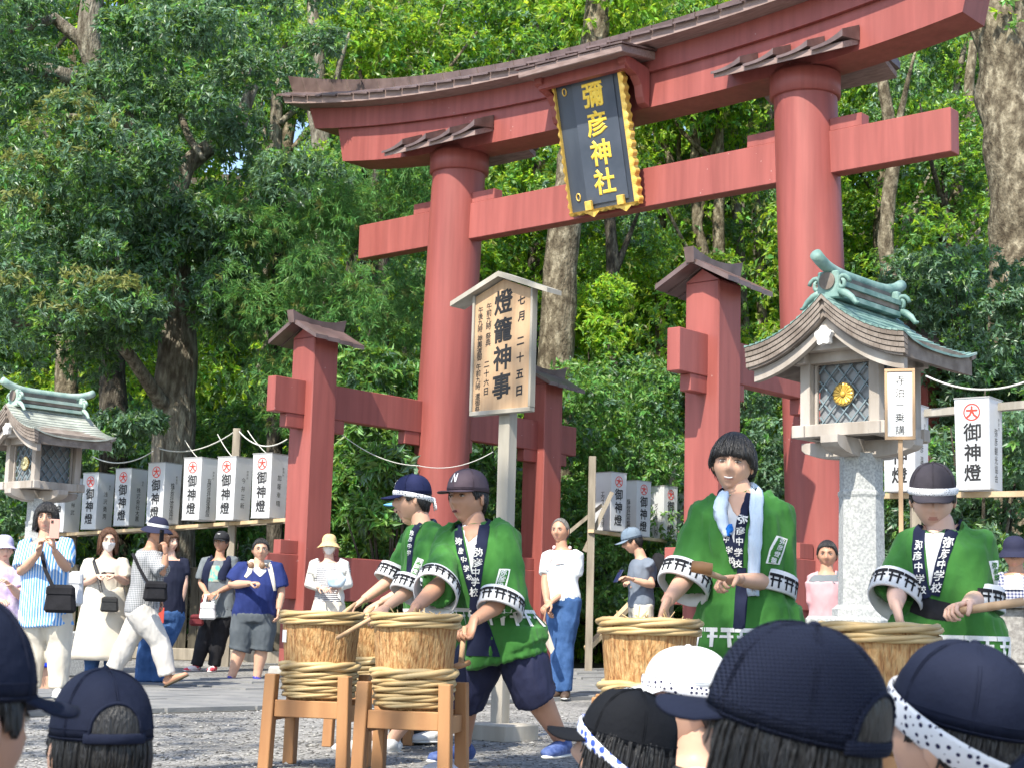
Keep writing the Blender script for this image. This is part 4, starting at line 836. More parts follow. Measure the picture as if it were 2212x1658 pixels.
def person(label, d, J, head, wear, skin=None, girth=1., by=0., hh=.225, fyaw=None, shoes=None, hl=None, hr=None, arms=True, vox=.013, group=None, z0=None, legs=True, near=False, cat='person', kit=None):
    skin = skin or SKIN; k = hh/.225
    pv = J['pv']; p = P(pv[0], pv[1], d); gzv = gz(p[0], p[1]) if z0 is None else z0; base = Vector((p[0], d, gzv))
    T = empty('person', base, 0, label, cat, group); rv = Vector((math.cos(by), math.sin(by), 0)); fv = Vector((math.sin(by), -math.cos(by), 0))
    j = {}
    for q, t in J.items():
        if isinstance(t, Vector): j[q] = t; continue
        dy = t[2] if len(t) > 2 else 0
        if len(t) < 3 and q in ('sl', 'sr'): dy = (-.17 if q == 'sl' else .17)*k*math.sin(by)
        j[q] = PV(t[0], t[1], d+dy)-base
    for q in ('sl', 'sr'): j[q] = j[q]+Vector((0, 0, .016*k))
    pvv = j['pv']
    for s, q in ((-1, 'l'), (1, 'r')):
        j['h'+q] = pvv+rv*(s*.082*k*min(girth, 1.15))
        if 'k'+q not in j: j['k'+q] = Vector((j['h'+q].x+s*.01, j['h'+q].y-.01, pvv.z*.53))
        if 'a'+q not in j: j['a'+q] = Vector((j['k'+q].x+s*.005, j['k'+q].y+.01, .085*k))
    nk = j['neck']; sp = nk-pvv; up = sp.normalized()
    # head
    hc = j['head']; yaw, pit, rol = head.get('yaw', 0), head.get('pitch', 0), head.get('roll', 0)
    Rh = Matrix.Rotation(yaw, 3, 'Z') @ Matrix.Rotation(rol, 3, 'Y') @ Matrix.Rotation(pit, 3, 'X'); Mh = Matrix.Translation(hc) @ Rh.to_4x4() @ Matrix.Scale(1.05, 4)
    g = girth; mb = MB()
    tors = [(-.16, .125*g, .098*g), (-.06, .158*g, .112*g), (.05, .162*g, .112*g), (.32, .142*g, .103*g*(1+(g-1)*.8)), (.60, .155*g, .112*g), (.82, .165, .100), (.94, .125, .075), (1.0, .062, .058)]
    def torso(mb, inf=0., lo=-.16, hi=1.0, scale=lambda t: 1., n=20, flat=1.):
        ts = [a for a in tors if lo <= a[0] <= hi]
        path = []; rad = []
        for t, a, b in ts: path.append(pvv+sp*t+fv*(.012*k*math.sin(t*3)*g)); rad.append(((a*k+inf)*scale(t), (b*k+inf)*scale(t)*flat))
        return mb.tube(path, rad, n, ref=rv)
    torso(mb)
    mb.tube([nk-up*.05*k, nk.lerp(hc, .35), hc+Rh @ Vector((0, .018, -.055))*k], [.066*k, .056*k, .054*k], 12)
    if arms:
        for q in 'lr':
            S, E, W = j['s'+q], j['e'+q], j['w'+q]; gg = k*(.5+.5*g)
            mb.tube([S.lerp(nk, .25)-up*.025, S-up*.014, S.lerp(E, .4), E, E.lerp(W, .35), W], [.052*gg, .046*gg, .047*gg, .041*gg, .042*gg, .027*gg], 12)
    if legs:
        for q in 'lr':
            Hh, K, A = j['h'+q], j['k'+q], j['a'+q]; gg = k*(.45+.55*g)
            mb.tube([Hh+Vector((0, 0, .02)), Hh.lerp(K, .35), K, K.lerp(A, .3), A.lerp(K, .25), A, A-Vector((0, 0, .03*k))], [.092*gg, .088*gg, .060*gg, .062*gg, .043*gg, .038*gg, .038*gg], 12)
    bme = remesh(mb, vox, 3)
    fin = MB(); fin.v = [tuple(v.co) for v in bme.vertices]; fin.f = [tuple(q.vertices) for q in bme.polygons]; fin.mi = [0]*len(fin.f)
    hv = [tuple(Mh @ (Vector(v)*k)) for v in HEADV]; n0 = len(fin.f)
    fin.add(hv, HEADF)
    for i, f in enumerate(HEADF):
        c = HEADV[list(f)].mean(0)
        if c[1] < -.06 and abs(c[0]) < .0175 and -.070 < c[2] < -.055: fin.mi[n0+i] = 1
    for s in ((-1, 1) if head.get('hair') not in ('bob', 'long', 'underlong') else ()):
        Me = Matrix.Rotation(s*.35, 3, 'Z'); fin.ball((0, 0, 0), (.009, .019, .031), 10, 7); nb = 8*10
        fin.v[-nb:] = [tuple(Mh @ ((Me @ Vector(v)+Vector((s*.079, .012, -.004)))*k)) for v in fin.v[-nb:]]
    if arms:
        for q, hp in (('l', hl), ('r', hr)):
            if hp is False: continue
            hp = hp or {}; W, E = j['w'+q], j['e'+q]; dd = Vector(hp['d']) if 'd' in hp else (W-E).normalized(); nn = Vector(hp['n']) if 'n' in hp else Vector((.35 if q == 'l' else -.35, 0, -1)) if abs(dd.z) < .7 else Vector((1 if q == 'l' else -1, -.2, 0))
            hand(fin, W, dd, nn, k*hp.get('k', 1), hp.get('curl', .55), hp.get('thumb', 1 if q == 'r' else -1))
    me = fin.mesh('body', [skin, LIP], smooth=True, fix=False); link('body', me, T)
    # face
    if not head.get('hidden'):
        for s in (-1, 1):
            op = head.get('open', 1.)
            e = H(MB().ball((s*.031, -.0795, .007), (.0142, .0065, .0056*op), 12, 8), Mh, k).build('eye', EYEW, T, smooth=True)
            H(MB().ball((s*.031+head.get('look', 0)*.004, -.0838, .007), (.0058, .0032, .0052*op), 10, 6), Mh, k).build('iris', EYED, e, smooth=True)
            H(MB().tube([(s*.016, -.0835, .0125), (s*.030, -.0860, .0142+.001*op), (s*.046, -.0775, .0105)], [.0010, .0018, .0012], 6), Mh, k).build('eyelash', EYED, e)
            H(MB().tube([(s*.013, -.0895, .026), (s*.030, -.0895, .030), (s*.050, -.0770, .0265)], [(.0022, .003), (.0028, .0032), (.001, .0016)], 6), Mh, k).build('eyebrow', head.get('brow', HAIRB), T)
        if head.get('smile'):
            mb = MB(); pts = [(x, -.0935+9*x*x, -.0600+10*x*x) for x in np.linspace(-.018, .018, 9)]; mb.tube(pts, [(.001, .001)]+[(.0025, .0032)]*7+[(.001, .001)], 8, ref=(0, -1, 0)); H(mb, Mh, k).build('teeth', TEETH, T, smooth=True)
        if head.get('mouth'):
            H(MB().ball((0, -.0925, -.0625), (.015, .005, .006), 10, 6), Mh, k).build('open_mouth', M('mouth_dark', (.10, .02, .02), None, .5, bump=0), T, smooth=True)
    if head.get('glasses'):
        mb = MB()
        for s in (-1, 1):
            pts = [(s*.031+.021*math.cos(a), -.0945+.05*abs(.01*math.cos(a)), .004+.017*math.sin(a)) for a in np.linspace(0, 2*math.pi, 17)]; mb.tube(pts, .0013, 5, cap=False); mb.tube([(s*.052, -.0935, .008), (s*.076, -.06, .010), (s*.080, .01, .008)], .0013, 5)
        mb.tube([(-.010, -.095, .006), (0, -.097, .008), (.010, -.095, .006)], .0013, 5); H(mb, Mh, k).build('glasses', M('glasses_frame', (.05, .03, .03), None, .3, bump=0), T, smooth=True)
    if head.get('mask'):
        mb = MB(); V = []; nn_, mm_ = 15, 9
        for i in range(mm_):
            z = .0-.10*i/(mm_-1)-.012
            for c in range(nn_):
                a = (c/(nn_-1)-.5)*2.15; x, y, zz = headpos(np.array([math.sin(a)*math.sqrt(max(.05, 1-(z/.1155)**2))]), np.array([-math.cos(a)*math.sqrt(max(.05, 1-(z/.1155)**2))]), np.array([z/.1155]))
                b = 1.05+.13*math.exp(-(a/.55)**2)*math.sin(math.pi*i/(mm_-1))**.7; V.append((float(x[0])*1.04, float(y[0])*b-.004, z))
        mb.add(V, [(i*nn_+c, i*nn_+c+1, (i+1)*nn_+c+1, (i+1)*nn_+c) for i in range(mm_-1) for c in range(nn_-1)])
        for s in (-1, 1): mb.tube([(s*.066, -.045, -.02), (s*.078, -.005, .008), (s*.079, .02, .012)], .0012, 5); mb.tube([(s*.06, -.04, -.085), (s*.074, .0, -.035), (s*.079, .02, -.012)], .0012, 5)
        H(mb, Mh, k).build('face_mask', M('mask_white', (.78, .78, .78), None, .9, bump=.1, bscale=20), T, smooth=True)
    if head.get('hair'): H(hair(head['hair'], len(label)), Mh, k*1.0).build('hair', head.get('hm', HAIRB), T, smooth=True)
    if head.get('cap'): cap(head['cap'], Mh, k, T)
    if head.get('hat'): brimhat(Mh, k, T, **head['hat'])
    if head.get('tail'):
        mb = MB(); mb.tube([(0, .085, .0), (0, .125, -.005), (.0, .145, -.06), (.0, .135, -.15)], [.014, .026, .030, .010], 10); H(mb, Mh, k).build('ponytail', head.get('hm', HAIRB), T, smooth=True)
    # shoes
    fy = by if fyaw is None else fyaw
    if legs and shoes is not None:
        for q in 'lr':
            A = j['a'+q]; a = fy+(.25 if q == 'r' else -.25); fd = Vector((math.sin(a), -math.cos(a), 0)); pd = J.get('f'+q)
            if pd: fd = Vector(pd).normalized()
            gz_ = A.z-.072*k; u = Vector((0, 0, 1)); u = (u-fd*u.dot(fd)).normalized(); o = A-u*.072*k
            mb = MB(); mb.tube([o+fd*(-.06)*k+u*.035*k, o+fd*-.045*k+u*.042*k, o+u*.044*k, o+fd*.06*k+u*.038*k, o+fd*.12*k+u*.03*k, o+fd*.175*k+u*.026*k, o+fd*.195*k+u*.02*k], [(.022*k, .026*k), (.034*k, .042*k), (.037*k, .044*k), (.042*k, .038*k), (.046*k, .030*k), (.036*k, .024*k), (.014*k, .012*k)], 14, ref=fd.cross(u))
            if shoes != 'bare': mb.tube([o+u*.03*k, A+u*.015*k], [.046*k, .044*k], 12)
            sh = mb.build('foot' if shoes == 'bare' else 'shoe', skin if shoes == 'bare' else shoes, T, smooth=True)
            mb = MB(); mb.tube([o+fd*-.07*k+u*.008*k, o+u*.008*k, o+fd*.12*k+u*.008*k, o+fd*.198*k+u*.010*k], [(.03*k, .009*k), (.042*k, .009*k), (.05*k, .009*k), (.022*k, .008*k)], 12, ref=fd.cross(u)); mb.build('sole', M('sole_white', (.62, .62, .60), None, .7, bump=0) if shoes != 'bare' else M('sandal', (.10, .08, .05), None, .7, bump=0), sh, smooth=True)
    ctx = dict(j=j, k=k, g=g, rv=rv, fv=fv, up=up, sp=sp, pv=pvv, nk=nk, torso=torso, T=T, base=base, d=d, vox=vox, Mh=Mh, seed=len(label)*1.37, by=by)
    for fn in wear: fn(ctx)
    return ctx
# --- garments -------------------------------------------------------
def top(m, inf=.016, sleeve=.62, sr=.066, hem=-.12, fold=.006, flare=0., name='shirt', hi=.97, sr2=None):
    def f(c):
        mb = MB(); j, k = c['j'], c['k']; c['torso'](mb, inf*k, max(hem, -.16), hi, lambda t: 1+flare*max(0, .5-t))
        if hem < -.16:
            a = c['pv']-c['up']*.05; b = c['pv']+c['up']*(hem*c['sp'].length); w_ = .165*k*c['g']+inf*k; mb.tube([a, b], [(w_, .115*k*c['g']+inf), (w_*(1+flare), (.115*k*c['g']+inf)*(1+flare))], 20, ref=c['rv'])
        for q in 'lr':
            S, E, W = j['s'+q], j['e'+q], j['w'+q]; r = sr*k*(.5+.5*c['g'])
            if sleeve <= 1: pts = [S.lerp(c['nk'], .3)-c['up']*.022, S-c['up']*.010, S.lerp(E, sleeve*.5), S.lerp(E, sleeve)]
            else: pts = [S.lerp(c['nk'], .3)-c['up']*.02, S, S.lerp(E, .55), E, E.lerp(W, sleeve-1)]
            rr = [r*.88, r*.92]+[r*(1.0-.02*i) for i in range(len(pts)-2)]
            if sr2: rr[-1] = sr2*k
            mb.tube(pts, rr, 14)
        me = remesh(mb, c['vox'], 3, fold, c['seed']); setmats(me, m); c['top'] = me; c['topo'] = link(name, me, c['T'])
    return f
def bottoms(m, end=1., inf=.014, fold=.007, name='trousers', wide=0., waist=.06):
    def f(c):
        mb = MB(); j, k, g = c['j'], c['k'], c['g']; gg = k*(.45+.55*g); up = c['up']
        mb.tube([c['pv']+up*waist*k, c['pv'], c['pv']-Vector((0, 0, .085*k))], [(.156*k*g+inf*.3, .106*k*g+inf*.3), (.168*k*g+inf*.6, .120*k*g+inf), (.150*k*g+inf, .110*k*g+inf)], 20, ref=c['rv'])
        for q in 'lr':
            Hh, K, A = j['h'+q], j['k'+q], j['a'+q]; pts = []; rr = []
            for t, r in ((0, .098), (.25, .094), (.5, .066), (.65, .068), (.85, .052), (1, .047)):
                if t > end: break
                pts.append(Hh.lerp(K, t*2) if t <= .5 else K.lerp(A, t*2-1)); rr.append(r*gg+inf+wide*t)
            if end not in (0, .25, .5, .65, .85, 1):
                pts.append(Hh.lerp(K, end*2) if end <= .5 else K.lerp(A, end*2-1)); rr.append(rr[-1]+wide*.15)
            mb.tube(pts, rr, 14)
        me = remesh(mb, c['vox'], 3, fold, c['seed']+4); setmats(me, m); c['bot'] = me; link(name, me, c['T'])
    return f
def skirt(m, zb, w0=.17, w1=.26, name='skirt', top_=.1, fold=.012, freq=14):
    def f(c):
        k = c['k']; a = c['pv']+c['up']*top_; b = Vector((c['pv'].x, c['pv'].y, zb)); n = 56; V = []; mb = MB(); rows = 14
        for i in range(rows):
            t = i/(rows-1); o = a.lerp(b, t); w_ = (w0+(w1-w0)*t**.8)*k
            for q in range(n):
                an = 2*math.pi*q/n; r = w_*(1+.07*t*math.sin(an*freq+.6*math.sin(t*3+an)))
                V.append(o+c['rv']*(r*math.cos(an))+c['fv']*(r*.72*math.sin(an)))
        mb.add(V, [(i*n+q, i*n+(q+1) % n, (i+1)*n+(q+1) % n, (i+1)*n+q) for i in range(rows-1) for q in range(n)]+[tuple(range(n)), tuple(range(rows*n-1, (rows-1)*n-1, -1))]); mb.build(name, m, c['T'], smooth=True)
    return f
# --- cloth laid on a garment ------------------------------------------
def bvh_of(c, me=None):
    me = me or c['top']; return BVHTree.FromPolygons([v.co for v in me.vertices], [tuple(p.vertices) for p in me.polygons])
def lay(c, bvh, u, v, off):
    o = Vector(C0)-c['base']; r = RAY(u, v); h, n, i, dd = bvh.ray_cast(o, r)
    if h is None:
        h, n, i, dd = bvh.find_nearest(PV(u, v, c['d'])-c['base'])
    if n.dot(r) > 0: n = -n
    return h+n*off
def sheet(c, bvh, L, R, off, name, m, nr=16, nc=6, parent=None, thick=.003):
    """cloth between two pixel polylines, laid over the garment"""
    def rs(pl, t):
        pl = [np.array(p, float) for p in pl]; s = np.concatenate([[0], np.cumsum([np.linalg.norm(b-a) for a, b in zip(pl[:-1], pl[1:])])]); s /= s[-1]
        return np.array([np.interp(t, s, [p[0] for p in pl]), np.interp(t, s, [p[1] for p in pl])])
    V = []
    for i in range(nr+1):
        a, b = rs(L, i/nr), rs(R, i/nr)
        for q in range(nc+1):
            t = q/nc; p = a*(1-t)+b*t; V.append(lay(c, bvh, p[0], p[1], off*(1 if 0 < q < nc else .35)))
    mb = MB(); mb.add(V, [(i*(nc+1)+q, i*(nc+1)+q+1, (i+1)*(nc+1)+q+1, (i+1)*(nc+1)+q) for i in range(nr) for q in range(nc)])
    return mb.build(name, m, parent or c['T'], smooth=True)
def ribbon(c, bvh, pl, w, off, name, m, nr=20, nc=4, parent=None):
    w = w if isinstance(w, (list, tuple)) else [w]*len(pl); L, R = [], []
    for i, p in enumerate(pl):
        a = np.array(pl[max(i-1, 0)], float); b = np.array(pl[min(i+1, len(pl)-1)], float); t = (b-a)/np.linalg.norm(b-a); n = np.array([-t[1], t[0]])
        L.append(np.array(p)+n*w[i]/2); R.append(np.array(p)-n*w[i]/2)
    return sheet(c, bvh, L, R, off, name, m, nr, nc, parent)
def stamp(c, bvh, chars, off, m, bold=.03, parent=None, name='lettering', ax=(1, 0), ay=(0, -1)):
    mb = MB()
    for ch, u, v, s in chars:
        V, Fs = glyph(ch, bold); mb.add([lay(c, bvh, u+s*(p[0]*ax[0]+p[1]*ay[0]), v+s*(p[0]*ax[1]+p[1]*ay[1]), off-.002+p[2]*.03) for p in V], Fs)
    return mb.build(name, m, parent or c['T'])
# ------------------------------------------------------------------ people: drummers in green festival coats
GREEN = M('green_coat', (.032, .135, .026), (.055, .195, .040), .85, 3, .55, 6, sheen=.1, bdist=.03); NAVY = M('navy_cloth', (.010, .013, .035), (.017, .022, .05), .85, 6, .25, 30)
WHITEC = M('white_cotton', (.58, .59, .61), (.66, .66, .67), .9, 5, .2, 25); PRINTW = M('white_print', (.74, .74, .72), None, .85, bump=0); BLKC = M('black_cloth', (.012, .012, .014), (.02, .02, .024), .85, 8, .3, 30)
NAVYS = M('navy_shorts', (.010, .013, .042), (.016, .020, .06), .75, 5, .25, 25); POLKA = dots('polka_bandana', (.76, .76, .78), (.02, .02, .06), 85, .33); BLUEBAND = dots('blue_bandana', (.70, .73, .80), (.05, .10, .42), 60, .42)
def torii_marks(mapf, n, wd, ht):
    """row of little gate marks: mapf(s in 0..1 around, t up) -> point"""
    mb = MB()
    for i in range(n):
        c = (i+.5)/n
        for x0, x1, z0, z1 in ((-.5, .5, .78, 1), (-.42, .42, .48, .62), (-.30, -.17, 0, .78), (.17, .30, 0, .78)):
            m_ = 5; V = []
            for q in range(m_+1):
                x = x0+(x1-x0)*q/m_; V += [mapf(c+x*wd/n, z0*ht), mapf(c+x*wd/n, z1*ht)]
            mb.add(V, [(2*q, 2*q+2, 2*q+3, 2*q+1) for q in range(m_)])
    return mb
def happi(ext=(.18, .18), hem=-.42, flare=.10, m=GREEN, thigh=.42, pz=None):
    def f(c):
        mb = MB(); j, k, rv = c['j'], c['k'], c['rv']; c['torso'](mb, .030*k, -.16, 1.0, lambda t: 1+flare*max(0, .5-t))
        a = c['pv']+c['up']*.10; b = c['pv']+c['up']*(hem*c['sp'].length); w_ = .165*k+.03*k
        mb.tube([a, a.lerp(b, .5), b], [(w_*1.0, .155*k), (w_*(1+flare*.8), .17*k), (w_*(1+flare*1.4), .185*k)], 24, ref=rv)
        for q in 'lr':
            Hh, K = j['h'+q], j['k'+q]; mb.tube([Hh+Vector((0, 0, .08)), Hh, Hh.lerp(K, thigh)], [.14*k, .155*k, .158*k], 16)
        ends = []; nk, up, fv, kk = c['nk'], c['up'], c['fv'], k
        for q, e in zip('lr', ext):
            S, E, W = j['s'+q], j['e'+q], j['w'+q]; ep = E.lerp(W, e); t = (ep-S.lerp(E, .6)).normalized()
            mb.tube([S.lerp(c['nk'], .35)-c['up']*.030, S-c['up']*.022, S.lerp(E, .5)-Vector((0, 0, .015)), E.lerp(W, e*.2)-Vector((0, 0, .02)), ep-t*.035-Vector((0, 0, .015))], [.086*k, .074*k, (.088*k, .080*k), (.094*k, .084*k), (.102*k, .090*k)], 18, ref=(0, 0, 1)); ends.append((ep-Vector((0, 0, .015)), t))
        me = remesh(mb, c['vox'], 3, .017, c['seed'], (9, 9, 3.4)); setmats(me, m); c['top'] = me; co = link('festival_coat', me, c['T']); c['topo'] = co
        pts = [nk+rv*(.088*kk*math.sin(a_))-fv*(.072*kk*math.cos(a_))+up*((.030*math.cos(a_)-.010)*kk) for a_ in np.linspace(-1.75, 1.75, 15)]
        MB().tube(pts, [(.010*kk, .030*kk)]*15, 8, ref=rv).build('collar', NAVY, co, smooth=True)
        for o, t in ends:
            x = (Vector((0, 0, 1))-t*t.z).normalized(); y = t.cross(x); rx, ry = .115*k, .101*k; n = 36; mb = MB(); V = []
            prof = [(-.055, .98), (-.05, 1.05), (.0, 1.07), (.04, 1.08), (.045, 1.0), (.0, .93), (-.045, .90)]
            wob = lambda a: 1+.045*math.sin(2*a+1)+.03*math.sin(3*a)
            for s_, r in prof:
                for q in range(n): an = 2*math.pi*q/n; V.append(o+t*s_+x*(rx*r*wob(an)*math.cos(an))+y*(ry*r*wob(an)*math.sin(an)))
            mb.add(V, [(i*n+q, i*n+(q+1) % n, (i+1)*n+(q+1) % n, (i+1)*n+q) for i in range(6) for q in range(n)]); cf = mb.build('cuff', WHITEC, co, smooth=True)
            mp = lambda s, tt: o+t*(.030-tt)+x*(rx*1.095*wob(2*math.pi*s)*math.cos(2*math.pi*s))+y*(ry*1.095*wob(2*math.pi*s)*math.sin(2*math.pi*s))
            torii_marks(mp, 11, .95, .062).build('cuff_print', BLKC, cf)
        bv = bvh_of(c); zc = c['pv']+c['up']*((hem*.52 if pz is None else pz)*c['sp'].length)
        def mp(s, tt):
            a = 2*math.pi*s; dr = (rv*math.cos(a)+c['fv']*math.sin(a)); o = zc+c['up']*tt; h, nn, i, dd = bv.ray_cast(o+dr*.6, -dr)
            return (h+dr*.005) if h else o+dr*.2
        torii_marks(mp, 10, .98, .085).build('hem_print', PRINTW, co)
    return f
def stick(a, b, label, r=.013, head=None, hd=None, rh=.017, m=NEWW, group='drum mallets'):
    o = Vector(a); b = Vector(b); T = empty('mallet', o, 0, label, 'mallet', group); MB().tube([Vector((0, 0, 0)), (b-o)*.5, b-o], [r*.85, r, r*.95], 10).build('handle', m, T, smooth=True)
    if head: h0, h1 = Vector(head[0])-o, Vector(head[1])-o; MB().tube([h0, h0.lerp(h1, .5), h1], [rh*.9, rh, rh*.9], 12).build('head', MATS['barrel_stand_timber'], T, smooth=True)
c6 = lambda x, y: (777.6+.2606*x, 985+.2606*y); c2 = lambda x, y: (1192.3+.3232*x, 898.6+.3232*y); c3 = lambda x, y: (1693.4+.3127*x, 950.4+.3127*y)
R_ = math.radians
MAUVE = M('mauve_cap_cloth', (.075, .055, .07), (.10, .075, .09), .8, 6, .2, 40); NAVYCAP = M('navy_cap_cloth', (.010, .014, .05), (.018, .022, .07), .8, 6, .2, 40)
# man in the brown cap at the front barrel
c = person('man in brown cap and green festival coat drumming on the front barrel, leaning forward', 8.55,
    dict(head=(1010, 1077), neck=(1026, 1137), sl=(972, 1158), sr=(1090, 1156), el=(954, 1258, -.18), wl=(897, 1312, -.48), er=(1098, 1290, -.20), wr=(1023, 1340, -.40), pv=(1082, 1384), kl=(1003, 1505, .12), al=(1000, 1612, .28), kr=(1152, 1488, -.05), ar=(1215, 1600, .12)),
    dict(yaw=R_(-38), pitch=R_(0), roll=R_(-2), hair='under', hm=HAIRB, mouth=True, open=.7, cap=dict(c=MAUVE, tall=.92, mark='Ｎ', peak=.085, curve=.35, droop=.35, big=1.03)),
    [bottoms(NAVYS, .56, .016, name='shorts', wide=.05), happi((.20, .22), -.17, thigh=.12, pz=.14)], SKIN2, 1.08, R_(-36), .246, R_(-40), M('blue_sneaker', (.03, .06, .20), (.10, .15, .35), .7, 30, .2, 40), hl=dict(d=(-.5, -.5, -.7)), hr=dict(d=(-.25, -.3, -.9), n=(-.8, -.5, 0), curl=1.25), vox=.011)
b = bvh_of(c); Q = lambda L: [c6(*p) for p in L]
sheet(c, b, Q([(845, 520), (855, 610), (880, 720), (905, 840), (928, 1000)]), Q([(1010, 500), (1000, 600), (975, 760), (955, 900), (935, 1000)]), .004, 'undershirt', WHITEC)
sheet(c, b, Q([(850, 520), (858, 600), (872, 660), (900, 705)]), Q([(1010, 500), (1000, 570), (980, 660), (910, 708)]), .007, 'bare_neck', SKIN2)
lp = ribbon(c, b, Q([(1050, 455), (1030, 600), (1005, 740), (978, 900), (962, 1050), (948, 1270)]), [18, 25, 25, 24, 22, 21], .010, 'lapel', MAUVE if False else NAVY)
lq = ribbon(c, b, Q([(815, 560), (822, 680), (845, 800), (878, 920), (908, 1030), (930, 1150)]), [14, 19, 19, 18, 16, 12], .009, 'lapel', NAVY)
stamp(c, b, [('弥', *c6(990, 795), 19), ('彦', *c6(976, 880), 19), ('中', *c6(970, 958), 18), ('学', *c6(964, 1035), 19), ('校', *c6(955, 1120), 20)], .0135, PRINTW, .016, lp)
stamp(c, b, [('弥', *c6(828, 705), 15), ('彦', *c6(846, 785), 15), ('中', *c6(868, 853), 14), ('学', *c6(890, 930), 14), ('校', *c6(910, 1000), 12)], .0125, PRINTW, .016, lq, ax=(.9, .2), ay=(.1, -1))
sheet(c, b, Q([(925, 1240), (905, 1400), (880, 1650)]), Q([(1000, 1260), (1075, 1400), (1165, 1660)]), .006, 'coat_lining', NAVY)
wb = sheet(c, b, Q([(1155, 930), (1125, 1050), (1092, 1175)]), Q([(1248, 935), (1220, 1060), (1182, 1190)]), .005, 'sleeve_badge', PRINTW); sheet(c, b, Q([(1164, 945), (1135, 1055), (1102, 1165)]), Q([(1238, 948), (1211, 1060), (1174, 1180)]), .008, 'badge_field', GREEN, parent=wb)
stamp(c, b, [('弥', *c6(1196, 968), 14), ('彦', *c6(1184, 1020), 14), ('燈', *c6(1170, 1075), 14), ('籠', *c6(1155, 1130), 14)], .011, PRINTW, .016, wb, ax=(.95, .15), ay=(.2, -1))
stick(P(1004, 1352, 8.13), P(995.5, 1432, 8.08), 'mallet hanging from the hand of the man in the brown cap', .014, (P(978, 1441, 8.02), P(1012, 1430, 8.14)))
stick(P(808, 1331, 8.02), P(729, 1377, 8.12), 'stick slanting in front of the left barrel', .012)
# second drummer, seen from the side
c = person('drummer in navy cap with patterned headband, beside the man in the brown cap', 9.6,
    dict(head=(891, 1079), neck=(915, 1135), sl=(893, 1165), sr=(938, 1152), el=(868, 1235, .12), wl=(783, 1296, -.05), er=(900, 1262, -.25), wr=(832, 1312, -.42), pv=(935, 1370), kl=(880, 1490, .1), al=(790, 1598, .1), kr=(925, 1490), ar=(845, 1600)),
    dict(yaw=R_(-80), pitch=R_(4), hair='under', mouth=True, cap=dict(c=NAVYCAP, brim=M('white_edge_peak', (.55, .56, .6), (.012, .016, .05), .8, .01, 0, lo=.2, hi=.8) if False else NAVYCAP, band=POLKA, tilt=.5, mark='Ｆ', peak=.08)),
    [bottoms(NAVYS, .56, .014, name='shorts'), happi((.14, .14), -.2, thigh=.15, pz=.1)], SKIN, 1.0, R_(-62), .225, R_(-75), M('white_sneaker', (.62, .62, .62), None, .7, bump=.2), vox=.012)
b = bvh_of(c)
lp = ribbon(c, b, Q([(600, 455), (545, 510), (480, 570), (440, 650), (422, 760), (412, 880), (405, 990)]), [18, 17, 15, 13, 12, 11, 10], .010, 'lapel', NAVY)
stamp(c, b, [('弥', *c6(440, 640), 11), ('彦', *c6(430, 690), 11), ('中', *c6(423, 745), 11), ('学', *c6(418, 800), 11)], .0135, PRINTW, .016, lp, ax=(.8, .2), ay=(.2, -1))
wb = sheet(c, b, Q([(478, 835), (440, 920), (392, 1005)]), Q([(530, 858), (495, 950), (455, 1030)]), .005, 'sleeve_badge', PRINTW); sheet(c, b, Q([(484, 848), (447, 925), (402, 1002)]), Q([(520, 862), (487, 948), (450, 1020)]), .008, 'badge_field', GREEN, parent=wb)
stamp(c, b, [('弥', *c6(498, 870), 11), ('彦', *c6(477, 912), 11), ('燈', *c6(455, 955), 11), ('籠', *c6(430, 998), 11)], .011, PRINTW, .016, wb, ax=(.9, .3), ay=(.3, -.9))
stick(P(768, 1303, 9.5), P(738, 1327, 9.4), 'mallet in the hand of the man with the patterned headband', .014)
c = person('drummer in a light blue cap almost hidden behind the man in the navy cap', 10.3,
    dict(head=(891, 1094), neck=(912, 1148), sl=(895, 1176), sr=(930, 1170), el=(890, 1255), wl=(838, 1296, -.1), er=(900, 1262, -.2), wr=(822, 1300, -.25), pv=(930, 1372)),
    dict(yaw=R_(-78), pitch=R_(3), hair='under', cap=dict(c=M('light_blue_cap', (.12, .36, .62), (.16, .42, .68), .8, 6, .2, 40))),
    [bottoms(NAVYS, .56, .014, name='shorts'), happi((.12, .12), -.36)], SKIN, .95, R_(-62), .222, R_(-70), MATS['white_sneaker'], vox=.014)
stick(P(815, 1306, 10.1), P(793, 1325, 9.9), 'mallet in the hand of the drummer in the light blue cap', .014)
# smiling boy
c = person('smiling boy with black bowl haircut, green coat and a pale towel round his neck', 7.35,
    dict(head=(1583, 1002), neck=(1597, 1068), sl=(1524, 1108), sr=(1676, 1102), el=(1490, 1236, .02), wl=(1440, 1300, -.34), er=(1674, 1258, .0), wr=(1594, 1251, -.34), pv=(1618, 1345)),
    dict(yaw=R_(-16), pitch=R_(2), roll=R_(5), hair='bowl', smile=True, open=.6),
    [bottoms(NAVYS, .56, .014, name='shorts'), happi((.20, .12), -.36)], SKIN, 1.0, R_(-12), .236, 0, MATS['white_sneaker'], hl=dict(d=(-.3, -.4, -.8)), hr=dict(d=(-.8, -.45, -.05), n=(-.2, -.5, -.8), curl=1.2), vox=.011)
b = bvh_of(c); Q = lambda L: [c2(*p) for p in L]
sheet(c, b, Q([(1170, 520), (1172, 640), (1185, 760), (1225, 880)]), Q([(1330, 520), (1305, 640), (1270, 760), (1235, 880)]), .004, 'undershirt', WHITEC)
sheet(c, b, Q([(1170, 500), (1180, 570), (1205, 630), (1240, 665)]), Q([(1330, 500), (1310, 570), (1285, 630), (1250, 665)]), .007, 'bare_neck', SKIN)
